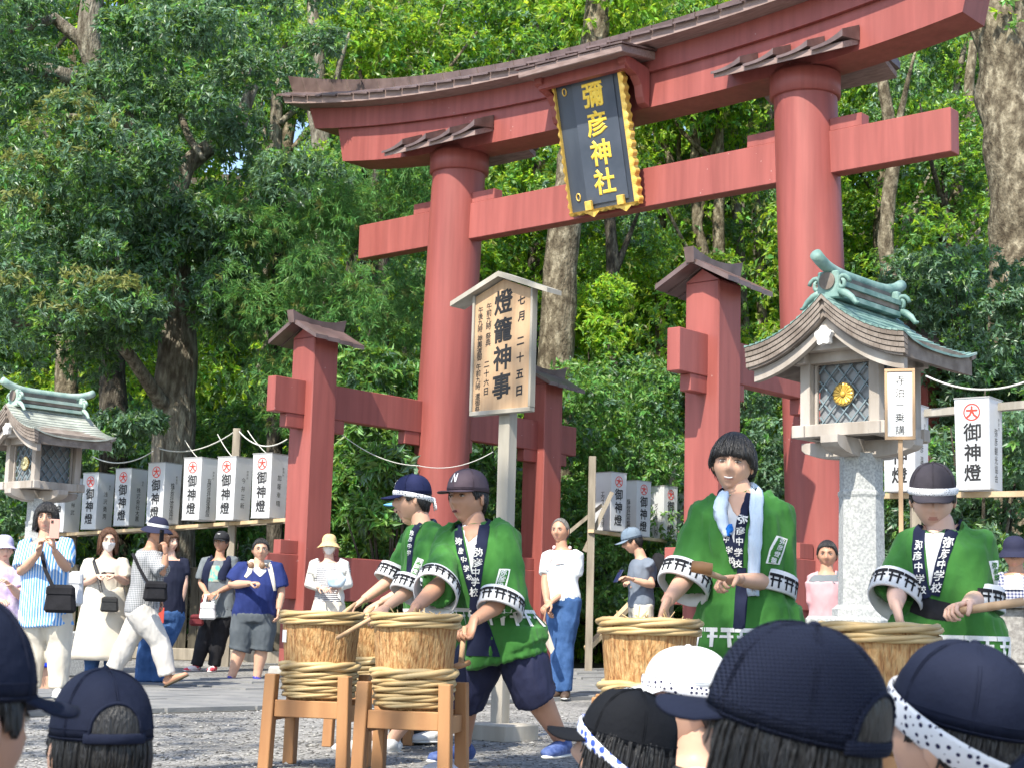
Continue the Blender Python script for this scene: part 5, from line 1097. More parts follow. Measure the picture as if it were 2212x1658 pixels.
lp = ribbon(c, b, Q([(1320, 520), (1285, 640), (1262, 740), (1248, 870), (1244, 1000)]), [20, 22, 22, 22, 22], .010, 'lapel', NAVY); lq = ribbon(c, b, Q([(1140, 560), (1150, 700), (1178, 820), (1212, 940), (1235, 1010)]), [16, 19, 20, 19, 17], .009, 'lapel', NAVY)
stamp(c, b, [('弥', *c2(1276, 690), 18), ('彦', *c2(1262, 765), 18), ('中', *c2(1255, 835), 17), ('学', *c2(1250, 905), 18), ('校', *c2(1245, 980), 18)], .0135, PRINTW, .016, lp)
stamp(c, b, [('中', *c2(1172, 820), 14), ('学', *c2(1190, 890), 16), ('校', *c2(1206, 955), 16)], .0125, PRINTW, .016, lq, ax=(.9, .2), ay=(.1, -1))
sheet(c, b, Q([(1240, 1010), (1225, 1200), (1210, 1420)]), Q([(1300, 1010), (1310, 1200), (1290, 1420)]), .006, 'coat_lining', NAVY)
wb = sheet(c, b, Q([(1500, 795), (1455, 880), (1428, 980)]), Q([(1575, 818), (1550, 900), (1520, 990)]), .005, 'sleeve_badge', PRINTW); sheet(c, b, Q([(1505, 808), (1463, 885), (1437, 975)]), Q([(1566, 825), (1541, 900), (1511, 982)]), .008, 'badge_field', GREEN, parent=wb)
stamp(c, b, [('弥', *c2(1532, 835), 13), ('彦', *c2(1515, 875), 13), ('燈', *c2(1497, 918), 13), ('籠', *c2(1477, 960), 13)], .011, PRINTW, .016, wb, ax=(.9, .25), ay=(.25, -.95))
TOWEL = M('pale_blue_towel', (.66, .74, .84), (.56, .68, .82), .95, 3, .5, 60, (3, 3, .6))
def towel():
    B = c['base']; tr = c['T']; T = empty('towel', B, 0, 'pale blue towel hanging round the neck of the smiling boy', 'towel'); 
    for L, w_ in (([(1160, 520), (1140, 560), (1128, 650), (1150, 730), (1185, 800)], [20, 25, 27, 26, 22]), ([(1305, 470), (1350, 440), (1368, 520), (1364, 680), (1356, 850), (1350, 1000), (1346, 1160), (1350, 1205)], [8, 22, 28, 29, 28, 26, 25, 23])):
        o = ribbon(c, b, Q(L), w_, .026, 'towel_end', TOWEL, 24, 5, parent=T)
        so_ = o.modifiers.new('s', 'SOLIDIFY'); so_.thickness = .014; so_.offset = -1
    o = MB().tube([lay(c, b, *c2(1165, 490), .03)+Vector((0, .02, 0)), c['nk']+Vector((-.05, .07, .035)), c['nk']+Vector((.03, .09, .04)), c['nk']+Vector((.085, .06, .03)), lay(c, b, *c2(1340, 440), .03)+Vector((0, .02, 0))], [.02, .024, .024, .024, .02], 10).build('towel_back', TOWEL, T, smooth=True)
    sheet(c, b, Q([(1160, 770), (1175, 800), (1180, 810)]), Q([(1215, 720), (1225, 760), (1190, 808)]), .032, 'blue_corner', M('blue_print', (.02, .16, .55), None, .9, bump=0), parent=T)
towel()
stick(P(1566, 1249, 6.93), P(1520, 1233, 6.85), 'mallet with a short head held by the smiling boy', .014, (P(1494, 1222, 6.85), P(1538, 1228, 6.85)), rh=.027)
# girl at the right
c = person('girl in dark cap with white headband and green coat bent over the right barrel', 6.45,
    dict(head=(2015, 1078), neck=(2037, 1150), sl=(1972, 1174), sr=(2106, 1164), el=(1938, 1272, .0), wl=(1936, 1308, -.30), er=(2114, 1288, .02), wr=(2088, 1307, -.34), pv=(2045, 1375)),
    dict(yaw=R_(-14), pitch=R_(14), hair='under', open=.5, tail=True, cap=dict(c=M('charcoal_cap', (.03, .027, .035), (.045, .04, .05), .8, 6, .2, 40), band=dots('lace_band', (.74, .74, .76), (.12, .12, .14), 150, .30), tilt=.15, tall=.95, peak=.07, big=1.02)),
    [bottoms(NAVYS, .56, .014, name='shorts'), happi((.14, .10), -.36)], SKIN3, .98, R_(-12), .222, 0, MATS['white_sneaker'], hl=dict(d=(.1, -.4, -.8)), hr=dict(d=(-.75, -.5, -.1), n=(-.2, -.5, -.8), curl=1.2), vox=.011)
b = bvh_of(c); Q = lambda L: [c3(*p) for p in L]
sheet(c, b, Q([(970, 560), (975, 700), (990, 850), (1005, 1000)]), Q([(1130, 560), (1095, 700), (1055, 850), (1015, 1000)]), .004, 'undershirt', WHITEC)
sheet(c, b, Q([(965, 540), (975, 590), (990, 625), (1030, 645)]), Q([(1140, 540), (1120, 590), (1095, 625), (1040, 645)]), .007, 'bare_neck', SKIN3)
lp = ribbon(c, b, Q([(1215, 490), (1175, 590), (1128, 710), (1095, 820), (1068, 940), (1040, 1070)]), [24, 27, 27, 26, 25, 23], .010, 'lapel', NAVY); lq = ribbon(c, b, Q([(955, 540), (935, 640), (928, 760), (935, 880), (955, 990), (985, 1090)]), [20, 27, 27, 26, 25, 22], .009, 'lapel', NAVY)
stamp(c, b, [('弥', *c3(1128, 710), 22), ('彦', *c3(1103, 785), 22), ('中', *c3(1086, 857), 20), ('学', *c3(1072, 932), 22), ('校', *c3(1055, 1012), 22)], .0135, PRINTW, .016, lp, ax=(1, 0), ay=(.2, -1))
stamp(c, b, [('弥', *c3(935, 727), 20), ('彦', *c3(930, 800), 20), ('中', *c3(936, 876), 19), ('学', *c3(945, 952), 20), ('校', *c3(962, 1030), 19)], .0125, PRINTW, .016, lq)
ribbon(c, b, Q([(895, 1120), (1000, 1160), (1140, 1185)]), [44, 44, 40], .007, 'waist_sash', BLKC)
wb = sheet(c, b, Q([(1412, 832), (1430, 910), (1450, 1000)]), Q([(1478, 828), (1488, 910), (1495, 990)]), .005, 'sleeve_badge', PRINTW); stamp(c, b, [('弥', *c3(1448, 862), 13), ('彦', *c3(1456, 905), 13), ('燈', *c3(1465, 945), 13)], .009, GREEN, .03, wb)
stick(P(2052, 1322, 6.06), P(2212, 1298, 6.0), 'pale mallet held out to the right by the girl', .0165)
# ------------------------------------------------------------------ people: onlookers
DENIM = M('blue_denim', (.03, .075, .19), (.055, .12, .28), .85, 12, .3, 60); CREAM = M('cream_cotton', (.55, .50, .42), (.60, .56, .48), .9, 5, .2, 25); CHAR = M('charcoal_cloth', (.022, .024, .028), (.035, .037, .042), .85, 6, .25, 30)
GREYT = M('grey_tshirt', (.12, .14, .155), (.16, .18, .195), .9, 5, .2, 25); DKNAVY = M('dark_navy_shirt', (.016, .026, .11), (.024, .038, .15), .85, 5, .2, 25)
c6b = lambda x, y: (.2501*x, 1071.4+.2501*y); c7 = lambda x, y: (380+.2293*x, 1123+.2293*y); c1 = lambda x, y: (553+.4164*x, 967.7+.4164*y)
def bag(kit, c0, r, m, label, strap=None, cat='bag', rz=0, name='shoulder_bag'):
    o = Vector(c0); T = empty(name, o, rz, label, cat); mb = MB(); mb.box((0, 0, 0), (2*r[0], 2*r[1], 2*r[2]), taper=.82); mb.build('bag_body', m, T, bevel=min(r)*.5)
    MB().box((0, -r[1]*.55, r[2]*.55), (2*r[0]*.88, r[1], r[2]*.7)).build('flap', m, T, bevel=r[1]*.3)
    if strap: MB().tube([Vector(p)-o for p in strap], [(.016, .004)]*len(strap), 6, ref=(1, 0, 0)).build('strap', m, T)
    return T
def phone(u, v, d, w_, h_, m, label, yaw=0, pit=0):
    o = P(u, v, d); T = empty('phone', o, yaw, label, 'phone'); Rr = Matrix.Rotation(pit, 3, 'X'); MB().box((0, 0, 0), (w_, .010, h_), M=Rr).build('phone_case', m, T, bevel=.003); MB().box(Rr @ Vector((-w_*.28, -.007, h_*.36)), (.018, .004, .022), M=Rr).build('camera_lens', EYED, T)
c = person('woman in blue striped blouse photographing with a pink phone', 13.6,
    dict(head=(100, 1119), neck=(97, 1164), sl=(55, 1180), sr=(143, 1176), el=(46, 1234, -.12), wl=(84, 1192, -.30), er=(143, 1226, -.10), wr=(117, 1187, -.30), pv=(98, 1316), kl=(72, 1388), al=(68, 1485), kr=(128, 1388), ar=(126, 1485)),
    dict(yaw=R_(8), hair='bob', hm=HAIRB, glasses=True), [bottoms(CREAM, 1., .03), top(stripes('blue_stripe_blouse', (.10, .30, .68), (.62, .70, .80), 44, 0, .55), .035, .85, .075, -.24, .008, .12, 'blouse')], SKIN, 1.05, R_(4), .228, 0, MATS['white_sneaker'], hl=dict(d=(.2, -.3, .9), n=(.8, -.3, 0), curl=.7), hr=dict(d=(-.1, -.2, 1), n=(-1, -.2, 0), curl=.9))
phone(118, 1141, 13.22, .078, .158, M('pink_phone', (.62, .34, .28), None, .4, bump=0), 'pink phone held up by the woman in blue stripes', .2)
bag(None, P(131, 1292, 13.35), (.13, .05, .115), BLKC, 'black shoulder bag of the woman in blue stripes', [P(115, 1268, 13.3), P(98, 1230, 13.33), P(90, 1195, 13.42), P(92, 1170, 13.6)])
bag(None, P(163, 1270, 14.2), (.07, .05, .15), WHITEC, 'white bag hanging behind the woman in blue stripes', name='tote_bag')
c = person('woman in lavender hat and lilac top at the left edge, holding up her hands', 15.2,
    dict(head=(8, 1186), neck=(6, 1220), sl=(-24, 1232), sr=(36, 1232), el=(-30, 1290), wl=(0, 1296, -.25), er=(46, 1290, -.1), wr=(20, 1262, -.3), pv=(5, 1345)),
    dict(yaw=R_(30), hair='under', hat=dict(m=M('lavender_hat', (.42, .40, .60), (.5, .48, .66), .9, 5, .2, 30), mb_=None, r=.125, drop=.03)), [bottoms(CHAR), top(M('lilac_top', (.38, .30, .50), (.62, .55, .70), .9, 14, .2, 25), .025, .7, .07, -.25, .008, .1)], SKIN3, 1.0, R_(15), .222, 0, MATS['white_sneaker'])
c = person('woman with white face mask and long cream dress looking at her phone', 16.4,
    dict(head=(234, 1167), neck=(229, 1203), sl=(193, 1217), sr=(263, 1217), el=(184, 1259, -.03), wl=(213, 1243, -.26), er=(272, 1257, -.03), wr=(250, 1243, -.26), pv=(227, 1310)),
    dict(yaw=R_(20), pitch=R_(4), hair='long', hm=HAIRBR, mask=True), [bottoms(DENIM), top(CREAM, .03, .8, .076, -.1, .008, .0, 'dress'), skirt(CREAM, .28, .19, .29, 'dress_skirt', .2, .02, 5)], SKIN3, 1.0, R_(8), .226, 0, MATS['white_sneaker'], hl=dict(d=(.8, -.4, .1)), hr=dict(d=(-.8, -.4, .1)))
phone(232, 1240, 16.12, .13, .07, BLKC, 'black phone in the hands of the masked woman', 0, -.9)
bag(None, P(237, 1304, 16.15), (.09, .035, .075), M('black_leather', (.02, .02, .02), None, .4, bump=.3), 'small black leather bag of the masked woman', [P(218, 1278, 16.1), P(213, 1245, 16.15), P(207, 1215, 16.28), P(208, 1203, 16.4)], rz=.1)
c = person('walking man in dark bucket hat and grey checked shirt, phone at his ear', 16.2,
    dict(head=(340, 1146), neck=(325, 1182), sl=(330, 1206, -.10), sr=(308, 1200, .16), el=(354, 1236, -.22), wl=(358, 1194, -.24), er=(330, 1245, .20), wr=(345, 1290, .16), pv=(307, 1312), kl=(345, 1386, -.02), al=(364, 1462, 0), kr=(274, 1388, .05), ar=(243, 1448, .05), fl=(.85, -.2, .42), fr=(.9, -.1, -.6)),
    dict(yaw=R_(72), pitch=R_(8), hair='under', hat=dict(m=M('navy_bucket_hat', (.025, .027, .055), None, .85, bump=.2), mb_=WHITEC, r=.135, drop=.045)), [bottoms(M('white_trousers', (.52, .50, .47), (.58, .56, .53), .9, 5, .25, 25), .96, .035), top(stripes('grey_gingham', (.14, .15, .16), (.42, .43, .45), 55, 0, .5, second=2), .035, .95, .085, -.16, .010, .05)], SKIN2, 1.0, R_(72), .228, R_(75), 'bare', hl=dict(d=(-.15, -.1, 1), n=(-.8, .3, 0), curl=1.0))
phone(349, 1158, 15.95, .07, .14, BLKC, 'dark phone at the ear of the walking man', 1.2)
bag(None, P(336, 1276, 15.92), (.12, .06, .10), BLKC, 'black waist bag across the walking man', [P(325, 1270, 15.9), P(305, 1225, 15.98), P(300, 1195, 16.1)], rz=.3)
c = person('woman in navy shirt and wide jeans hidden behind the walking man', 17.2,
    dict(head=(366, 1170), neck=(368, 1204), sl=(338, 1214), sr=(396, 1214), el=(335, 1262), wl=(333, 1305), er=(398, 1262), wr=(384, 1324), pv=(362, 1322), kl=(322, 1398), kr=(345, 1398), al=(315, 1474), ar=(345, 1474)),
    dict(yaw=R_(50), hair='bob', hm=HAIRBR, hidden=False), [bottoms(DENIM, .98, .025, .008, 'jeans', .05), top(M('navy_tshirt', (.012, .014, .03), (.02, .024, .045), .9, 5, .2, 25), .025, .6, .07, -.1)], SKIN3, 1.0, R_(20), .222, 0, MATS['white_sneaker'])
phone(346, 1328, 16.95, .08, .16, M('red_phone_case', (.55, .07, .05), None, .5, bump=0), 'red phone hanging at the hip of the woman in jeans')
c = person('man in dark cap with navy scarf and grey print t-shirt holding bags', 20.2,
    dict(head=(478, 1172), neck=(474, 1204), sl=(446, 1213), sr=(504, 1211), el=(434, 1258, .02), wl=(445, 1278, -.15), er=(511, 1258), wr=(470, 1278, -.22), pv=(478, 1312), kl=(440, 1382), al=(424, 1436), kr=(474, 1378), ar=(462, 1437)),
    dict(yaw=R_(-14), pitch=R_(-6), hair='under', cap=dict(c=CHAR, mark='一', peak=.06)), [bottoms(BLKC, 1., .03), top(GREYT, .035, .85, .085, -.2, .008, .05)], SKIN2, .95, R_(-6), .226, R_(-20), M('red_white_sneaker', (.60, .05, .08), (.7, .68, .68), .7, 14, 0, lo=.45, hi=.5))
b = bvh_of(c); Q = lambda L: [c7(*p) for p in L]
T = empty('scarf', c['base'], 0, 'dark navy scarf hanging from the neck of the man in the cap', 'scarf')
for L, w_ in (([(370, 300), (330, 370), (290, 470), (265, 580), (270, 690)], [10, 15, 17, 17, 17]), ([(470, 300), (485, 360), (480, 430), (440, 500), (430, 560)], [10, 16, 18, 19, 18])): ribbon(c, b, Q(L), w_, .03, 'scarf_end', NAVY, 16, 4, parent=T)
sheet(c, b, Q([(318, 425), (310, 500), (308, 575)]), Q([(415, 425), (415, 500), (412, 575)]), .006, 'shirt_print', M('shirt_print', (.14, .42, .36), (.35, .36, .30), .9, 22, 0, lo=.45, hi=.5))
bag(None, P(449, 1318, 19.9), (.10, .04, .105), WHITEC, 'white handbag held by the man with the scarf', [P(441, 1300, 19.9), P(445, 1283, 19.95), P(453, 1282, 19.95), P(461, 1300, 19.9)], name='handbag')
bag(None, P(425, 1338, 20.0), (.09, .05, .07), M('maroon_bag', (.13, .025, .03), None, .8, bump=.2), 'maroon bag hanging beside the white handbag', [P(432, 1325, 20), P(438, 1290, 20)], name='handbag', rz=.2)
c = person('stout man in glasses and navy t-shirt with headphones round his neck', 18.3,
    dict(head=(563, 1187), neck=(558, 1220), sl=(524, 1228), sr=(596, 1228), el=(500, 1262, -.05), wl=(540, 1259, -.34), er=(607, 1276, .02), wr=(602, 1316, -.05), pv=(550, 1326), kl=(520, 1396), al=(500, 1462), kr=(566, 1396), ar=(555, 1462)),
    dict(yaw=R_(12), hair='short', glasses=True), [bottoms(M('slate_shorts', (.075, .09, .105), (.10, .115, .13), .9, 5, .2, 25), .56, .03, name='shorts', wide=.03), top(DKNAVY, .03, .85, .085, -.12, .007)], SKIN, 1.32, R_(6), .235, 0, M('blue_clog', (.02, .03, .30), None, .5, bump=0), hl=dict(d=(.9, -.3, .1), curl=1.3))
b = bvh_of(c)
sheet(c, b, Q([(730, 430), (735, 480), (785, 530)]), Q([(850, 430), (850, 480), (800, 530)]), .008, 'collar_insert', WHITEC)
T = empty('backpack', c['base'], 0, 'pale rucksack with straps over the shoulders of the stout man', 'rucksack')
for L in ([(690, 385), (705, 440), (690, 490), (655, 535)], [(870, 400), (890, 460), (905, 520), (930, 660)]): ribbon(c, b, Q(L), [11, 11, 10, 6], .012, 'strap', CREAM, 12, 3, parent=T)
MB().box((0, .26, 1.15), (.30, .16, .42)).build('pack', CREAM, T, bevel=.04)
T = empty('headphones', c['base'], 0, 'brown and silver headphones resting round the neck of the stout man', 'headphones'); nkk = c['nk']+Vector((0, -.02, .015))
MB().tube([nkk+Vector((.10*math.sin(a), .09*math.cos(a), 0)) for a in np.linspace(-2.2, 2.2, 13)], .012, 8).build('headband', M('silver_plastic', (.5, .48, .44), None, .4, bump=0), T, smooth=True)
for s in (-1, 1): MB().ball(nkk+Vector((s*.062, -.10, -.02)), (.035, .022, .04)).build('ear_cup', M('brown_leather', (.2, .12, .07), None, .5, bump=0), T, smooth=True)
c = person('woman in straw hat and white cardigan over a striped top', 19.5,
    dict(head=(711, 1178), neck=(710, 1210), sl=(681, 1220), sr=(741, 1220), el=(669, 1262), wl=(694, 1268, -.24), er=(751, 1262), wr=(727, 1268, -.24), pv=(711, 1304)),
    dict(yaw=R_(6), hair='under', mask=True, glasses=True, hat=dict(m=M('straw_hat', (.58, .43, .20), (.68, .53, .28), .8, 60, .4, 120), mb_=None, r=.145, drop=.05, h=.105)), [top(stripes('navy_stripe_top', (.70, .70, .70), (.02, .025, .06), 42, 2, .55), .02, .5, .07, -.1), skirt(M('cream_skirt', (.60, .54, .45), (.70, .64, .55), .9, 40, .3, 30, (6, 6, .3)), .45, .18, .27, 'skirt', .05, .02, 16)], SKIN3, 1.0, 0, .222, 0, MATS['white_sneaker'])
b = bvh_of(c); CARD = M('white_cardigan', (.66, .65, .60), (.72, .71, .67), .95, 6, .3, 40)
for L, Rr in (([(1255, 400), (1215, 560), (1220, 680), (1200, 760)], [(1340, 350), (1330, 500), (1320, 640), (1290, 740)]), ([(1500, 350), (1510, 500), (1530, 640), (1520, 720)], [(1590, 400), (1615, 560), (1610, 680), (1570, 800)])): sheet(c, b, Q(L), Q(Rr), .018, 'cardigan_front', CARD, 14, 5)
mb = MB()
for q in 'lr': mb.tube([c['j']['s'+q].lerp(c['nk'], .3), c['j']['s'+q], c['j']['e'+q], c['j']['e'+q].lerp(c['j']['w'+q], .75)], [.072, .076, .068, .052], 12)
me = remesh(mb, .014, 3, .006, 3); setmats(me, CARD); link('cardigan_sleeves', me, c['T'])
lump('cloth_bundle', tuple(P(725, 1268, 19.1)), (.10, .07, .10), M('pale_blue_cloth', (.34, .52, .70), (.62, .72, .80), .9, 9, .3, 20), 'bundle of pale blue cloth in the arms of the woman in the straw hat', 'cloth', 8, .4, 9)
c = person('grey haired man in white polo shirt and blue jeans with a pink towel', 16.5,
    dict(head=(1210, 1146), neck=(1214, 1184), sl=(1184, 1202), sr=(1248, 1200), el=(1177, 1258, -.02), wl=(1182, 1305, -.12), er=(1240, 1260, -.03), wr=(1190, 1300, -.16), pv=(1216, 1290), kl=(1209, 1388), al=(1206, 1492), kr=(1222, 1388), ar=(1222, 1492)),
    dict(yaw=R_(-24), hair='recede', hm=HAIRG, brow=HAIRG, open=.6), [bottoms(DENIM, 1., .02), top(M('white_polo', (.70, .76, .78), (.76, .80, .82), .9, 5, .2, 25), .025, .7, .075, -.12, .008)], SKIN2, .97, R_(-26), .232, R_(-20), M('brown_shoe', (.07, .045, .03), None, .6, bump=.1))
b = bvh_of(c); T = empty('towel', c['base'], 0, 'pink towel draped round the neck of the man in the white polo shirt', 'towel'); Q = lambda L: [c1(*p) for p in L]
PINK = M('pink_towel', (.66, .46, .47), (.72, .56, .56), .95, 6, .4, 60)
for L, w_ in (([(1620, 470), (1590, 510), (1570, 560), (1575, 600)], [8, 16, 18, 20]), ([(1560, 505), (1540, 540), (1515, 590), (1510, 630)], [6, 10, 11, 10])): ribbon(c, b, Q(L), w_, .018, 'towel_end', PINK, 12, 4, parent=T)
MB().tube([c['nk']+Vector((.085*math.sin(a), -.01+.075*math.cos(a), .01)) for a in np.linspace(-2., 2., 11)], [(.02, .014)]*11, 8).build('towel_back', PINK, T, smooth=True)
T = empty('paper_fan', P(1180, 1330, 16.2), 0, 'folded paper fan held by the man in the white polo shirt', 'fan'); o = Vector(P(1180, 1330, 16.2))
mb = MB(); A = [PV(u, v, 16.2+.03*(i % 2))-o for i, (u, v) in enumerate([(1166, 1352), (1172, 1372), (1180, 1392), (1190, 1412), (1198, 1400)])]; top_ = PV(1177, 1338, 16.2)-o
for i in range(4): mb.add([top_, A[i], A[i+1], top_+Vector((0, .012, 0)), A[i]+Vector((0, .012, 0)), A[i+1]+Vector((0, .012, 0))], [(0, 1, 2), (5, 4, 3), (0, 3, 4, 1), (1, 4, 5, 2)])
mb.build('fan_leaf', M('beige_paper', (.50, .45, .38), None, .9, bump=0), T); MB().tube([PV(1180, 1312, 16.2)-o, PV(1174, 1345, 16.2)-o], .008, 6).build('fan_handle', M('pale_brown', (.35, .2, .12), None, .6, bump=0), T)
c = person('man in blue grey cap looking down at a phone, rucksack on his back', 17.0,
    dict(head=(1366, 1169), neck=(1388, 1203), sl=(1391, 1216), sr=(1400, 1216), el=(1408, 1263, -.2), wl=(1366, 1250, -.26), er=(1412, 1262, .12), wr=(1372, 1258, .0), pv=(1385, 1305)),
    dict(yaw=R_(-86), pitch=R_(16), hair='under', glasses=True, cap=dict(c=M('blue_grey_cap', (.14, .19, .25), (.18, .23, .29), .85, 6, .2, 40))), [bottoms(CREAM), top(M('blue_grey_tshirt', (.13, .16, .21), (.17, .20, .25), .9, 5, .2, 25), .025, .75, .07, -.12, .008)], SKIN, 1.0, R_(-80), .225, R_(-80), MATS['white_sneaker'])
phone(1336, 1243, 16.8, .10, .15, M('navy_case', (.012, .02, .07), None, .5, bump=0), 'navy phone case in the hands of the man in the blue grey cap', -1.2, -.5)
lump('rucksack', tuple(P(1424, 1268, 17.05)), (.09, .13, .20), BLKC, 'black rucksack on the back of the man in the blue grey cap', 'rucksack', 4, .15)
c = person('person in dark clothes standing behind the smiling boy with a bottle', 9.6,
    dict(head=(1574, 1108), neck=(1570, 1160), sl=(1532, 1188), sr=(1620, 1188), el=(1524, 1262), wl=(1530, 1300, -.2), er=(1640, 1262), wr=(1636, 1310), pv=(1580, 1345)), dict(yaw=0, hair='short'), [bottoms(M('grey_jeans', (.13, .14, .17), None, .9)), top(CHAR, .025, .6, .07, -.15)], SKIN, 1.0, 0, .22, 0, MATS['white_sneaker'], vox=.016)
T = empty('bottle', P(1529, 1310, 9.3), .1, 'black drinks bottle carried by the person behind the smiling boy', 'bottle'); MB().lathe([(.026, -.10), (.03, -.09), (.03, .05), (.022, .075), (.017, .085)], n=16).build('flask', BLKC, T, smooth=True); MB().lathe([(.019, .085), (.02, .115), (.012, .12)], n=12).build('lid', M('pink_lid', (.4, .2, .24), None, .5, bump=0), T)
c = person('thin man in pale pink shirt standing behind the granite lantern pillar', 14.3,
    dict(head=(1787, 1197), neck=(1785, 1234), sl=(1760, 1250), sr=(1816, 1250), el=(1757, 1298), wl=(1768, 1340, .12), er=(1822, 1298), wr=(1812, 1340, .12), pv=(1788, 1360)), dict(yaw=R_(-16), pitch=R_(4), hair='short', open=.6), [bottoms(CHAR), top(GREYT, .012, .3, .06, -.1), ], SKIN2, .92, R_(-10), .222, 0, MATS['white_sneaker'])
b = bvh_of(c); Q = lambda L: [c3(*p) for p in L]; PSH = M('pale_pink_shirt', (.50, .27, .29), (.56, .33, .35), .9, 5, .2, 25)
mb = MB()
c['torso'](mb, .028, -.16, .93)
for q in 'lr': mb.tube([c['j']['s'+q].lerp(c['nk'], .35)-Vector((0, 0, .02)), c['j']['s'+q], c['j']['e'+q], c['j']['e'+q].lerp(c['j']['w'+q], .8)], [.07, .072, .062, .05], 12)
me = remesh(mb, .013, 3, .008, 2); setmats(me, PSH); c['top'] = me; link('open_shirt', me, c['T']); b = bvh_of(c)
sheet(c, b, Q([(285, 870), (300, 930), (340, 985)]), Q([(385, 870), (375, 940), (352, 990)]), .005, 'shirt_front', GREYT)
c = person('person in dark bucket hat with white towel at the right edge', 12.6,
    dict(head=(2192, 1196), neck=(2196, 1236), sl=(2158, 1252), sr=(2234, 1252), el=(2150, 1310), wl=(2170, 1350, -.2), er=(2240, 1310), wr=(2225, 1350, -.2), pv=(2196, 1370)), dict(yaw=R_(-20), pitch=R_(12), hair='under', hat=dict(m=M('navy_bucket_hat', (0, 0, 0)), mb_=None, r=.13, drop=.04)), [bottoms(CHAR), top(stripes('navy_plaid', (.05, .06, .14), (.45, .46, .52), 40, 0, .5, second=2), .025, .9, .075, -.15)], SKIN2, 1.0, R_(-10), .225, 0, MATS['white_sneaker'])
b = bvh_of(c); T = empty('towel', c['base'], 0, 'white towel on the chest of the person in the dark bucket hat', 'towel'); sheet(c, b, Q([(1555, 860), (1525, 960), (1515, 1030)]), Q([(1640, 860), (1650, 960), (1650, 1030)]), .016, 'towel_end', WHITEC, 12, 5, parent=T)
c = person('child in pale blue shirt and bright blue shorts behind the woman in stripes', 15.4,
    dict(head=(96, 1262), neck=(96, 1298), sl=(76, 1308), sr=(116, 1308), el=(72, 1338), wl=(76, 1368), er=(120, 1338), wr=(118, 1368), pv=(98, 1384), kl=(90, 1444), kr=(106, 1444), al=(90, 1496), ar=(107, 1496)), dict(yaw=0, hair='short'), [bottoms(M('bright_blue_shorts', (.01, .04, .55), (.015, .06, .62), .8, 5, .2, 25), .46, .03, name='shorts', wide=.04), top(M('pale_blue_shirt', (.35, .55, .72), None, .9, bump=.2), .02, .7, .055, -.12)], SKIN, .8, 0, .20, 0, MATS['white_sneaker'], vox=.014)
# ------------------------------------------------------------------ children sitting in front of the camera
def kid(label, u, v, d, yaw, kit, shirt, hairst='under', k=.205, pitch=0, tail=False, roll=0, hm=None, skin=SKIN, hk=1.):
    h = PV(u, v, d); base = Vector((h.x, d, 0)); s = k/.225; fv = Vector((math.sin(yaw), -math.cos(yaw), 0)); rv = Vector((math.cos(yaw), math.sin(yaw), 0)); hz = h.z
    pz = max(.10, hz-.66*s); L = lambda a, b_, z: rv*a+fv*b_+Vector((0, 0, z)); nz = hz-.155*s
    J = dict(head=Vector((0, 0, hz)), neck=L(0, -.035, nz), sl=L(-.145*s, -.04, nz-.055), sr=L(.145*s, -.04, nz-.055), el=L(-.20*s, .05, nz-.27), er=L(.20*s, .05, nz-.27), wl=L(-.10*s, .22, max(.16, nz-.36)), wr=L(.10*s, .22, max(.16, nz-.36)), kl=L(-.24*s, .30, pz+.10), kr=L(.24*s, .30, pz+.10), al=L(.02, .30, .07), ar=L(-.02, .22, .07))
    J['pv'] = (u, v)
    J2 = dict(J); J2['pv'] = (u, v)
    # pelvis as a vector needs a pixel for the base point: use the head's
    return person_local(label, h, d, J, dict(yaw=yaw, pitch=pitch, roll=roll, hair=hairst, hm=hm or HAIRB, cap=kit, tail=tail), [bottoms(NAVYS, .56, .02, name='shorts'), top(shirt, .02, .7, .06, -.12, .006)], skin, k, yaw, L(0, -.02, pz))
def person_local(label, h, d, J, head, wear, skin, hh, yaw, pv):
    global P
    J = dict(J); J['pv'] = pv
    oldP = P
    class _PV(Vector): pass
    px_ = h
    def fake(u, v, dd): return np.array(px_)
    P = fake
    try: return person(label, d, J, head, wear, skin, 1.0, yaw, hh, yaw, MATS['white_sneaker'], z0=0., vox=.013)
    finally: P = oldP
DKCAP = M('dark_navy_cap', (.008, .011, .026), (.013, .017, .036), .85, 5, .25, 60); BLACKCAP = M('black_cap', (.006, .007, .010), (.010, .011, .014), .85, 5, .25, 60); WHITECAP = M('white_cap', (.66, .67, .69), (.72, .73, .74), .9, 5, .2, 50)
def meshcap():
    m = M('mesh_cap', (.012, .016, .035), None, .8, bump=0); t = m.node_tree; N = t.nodes; L = t.links; b = N['Principled BSDF']; tc = N.new('ShaderNodeTexCoord'); sx = N.new('ShaderNodeSeparateXYZ'); L.new(tc.outputs['Object'], sx.inputs[0])
    ws = []
    for a in (0, 2):
        k = N.new('ShaderNodeMath'); k.operation = 'MULTIPLY'; k.inputs[1].default_value = 1450; L.new(sx.outputs[a], k.inputs[0]); s = N.new('ShaderNodeMath'); s.operation = 'SINE'; L.new(k.outputs[0], s.inputs[0]); ws.append(s.outputs[0])
    mu = N.new('ShaderNodeMath'); mu.operation = 'MAXIMUM'; L.new(ws[0], mu.inputs[0]); L.new(ws[1], mu.inputs[1]); bp = N.new('ShaderNodeBump'); bp.inputs['Strength'].default_value = .8; bp.inputs['Distance'].default_value = .0022; L.new(mu.outputs[0], bp.inputs['Height']); L.new(bp.outputs[0], b.inputs['Normal']); return m
BLUET = M('royal_blue_tshirt', (.03, .06, .40), (.04, .08, .46), .9, 5, .2, 25)
kid('child in dark navy cap closest to the camera at the left edge', -122, 1566, 1.72, R_(148), dict(c=DKCAP, hole=False), NAVY, skin=SKIN2)
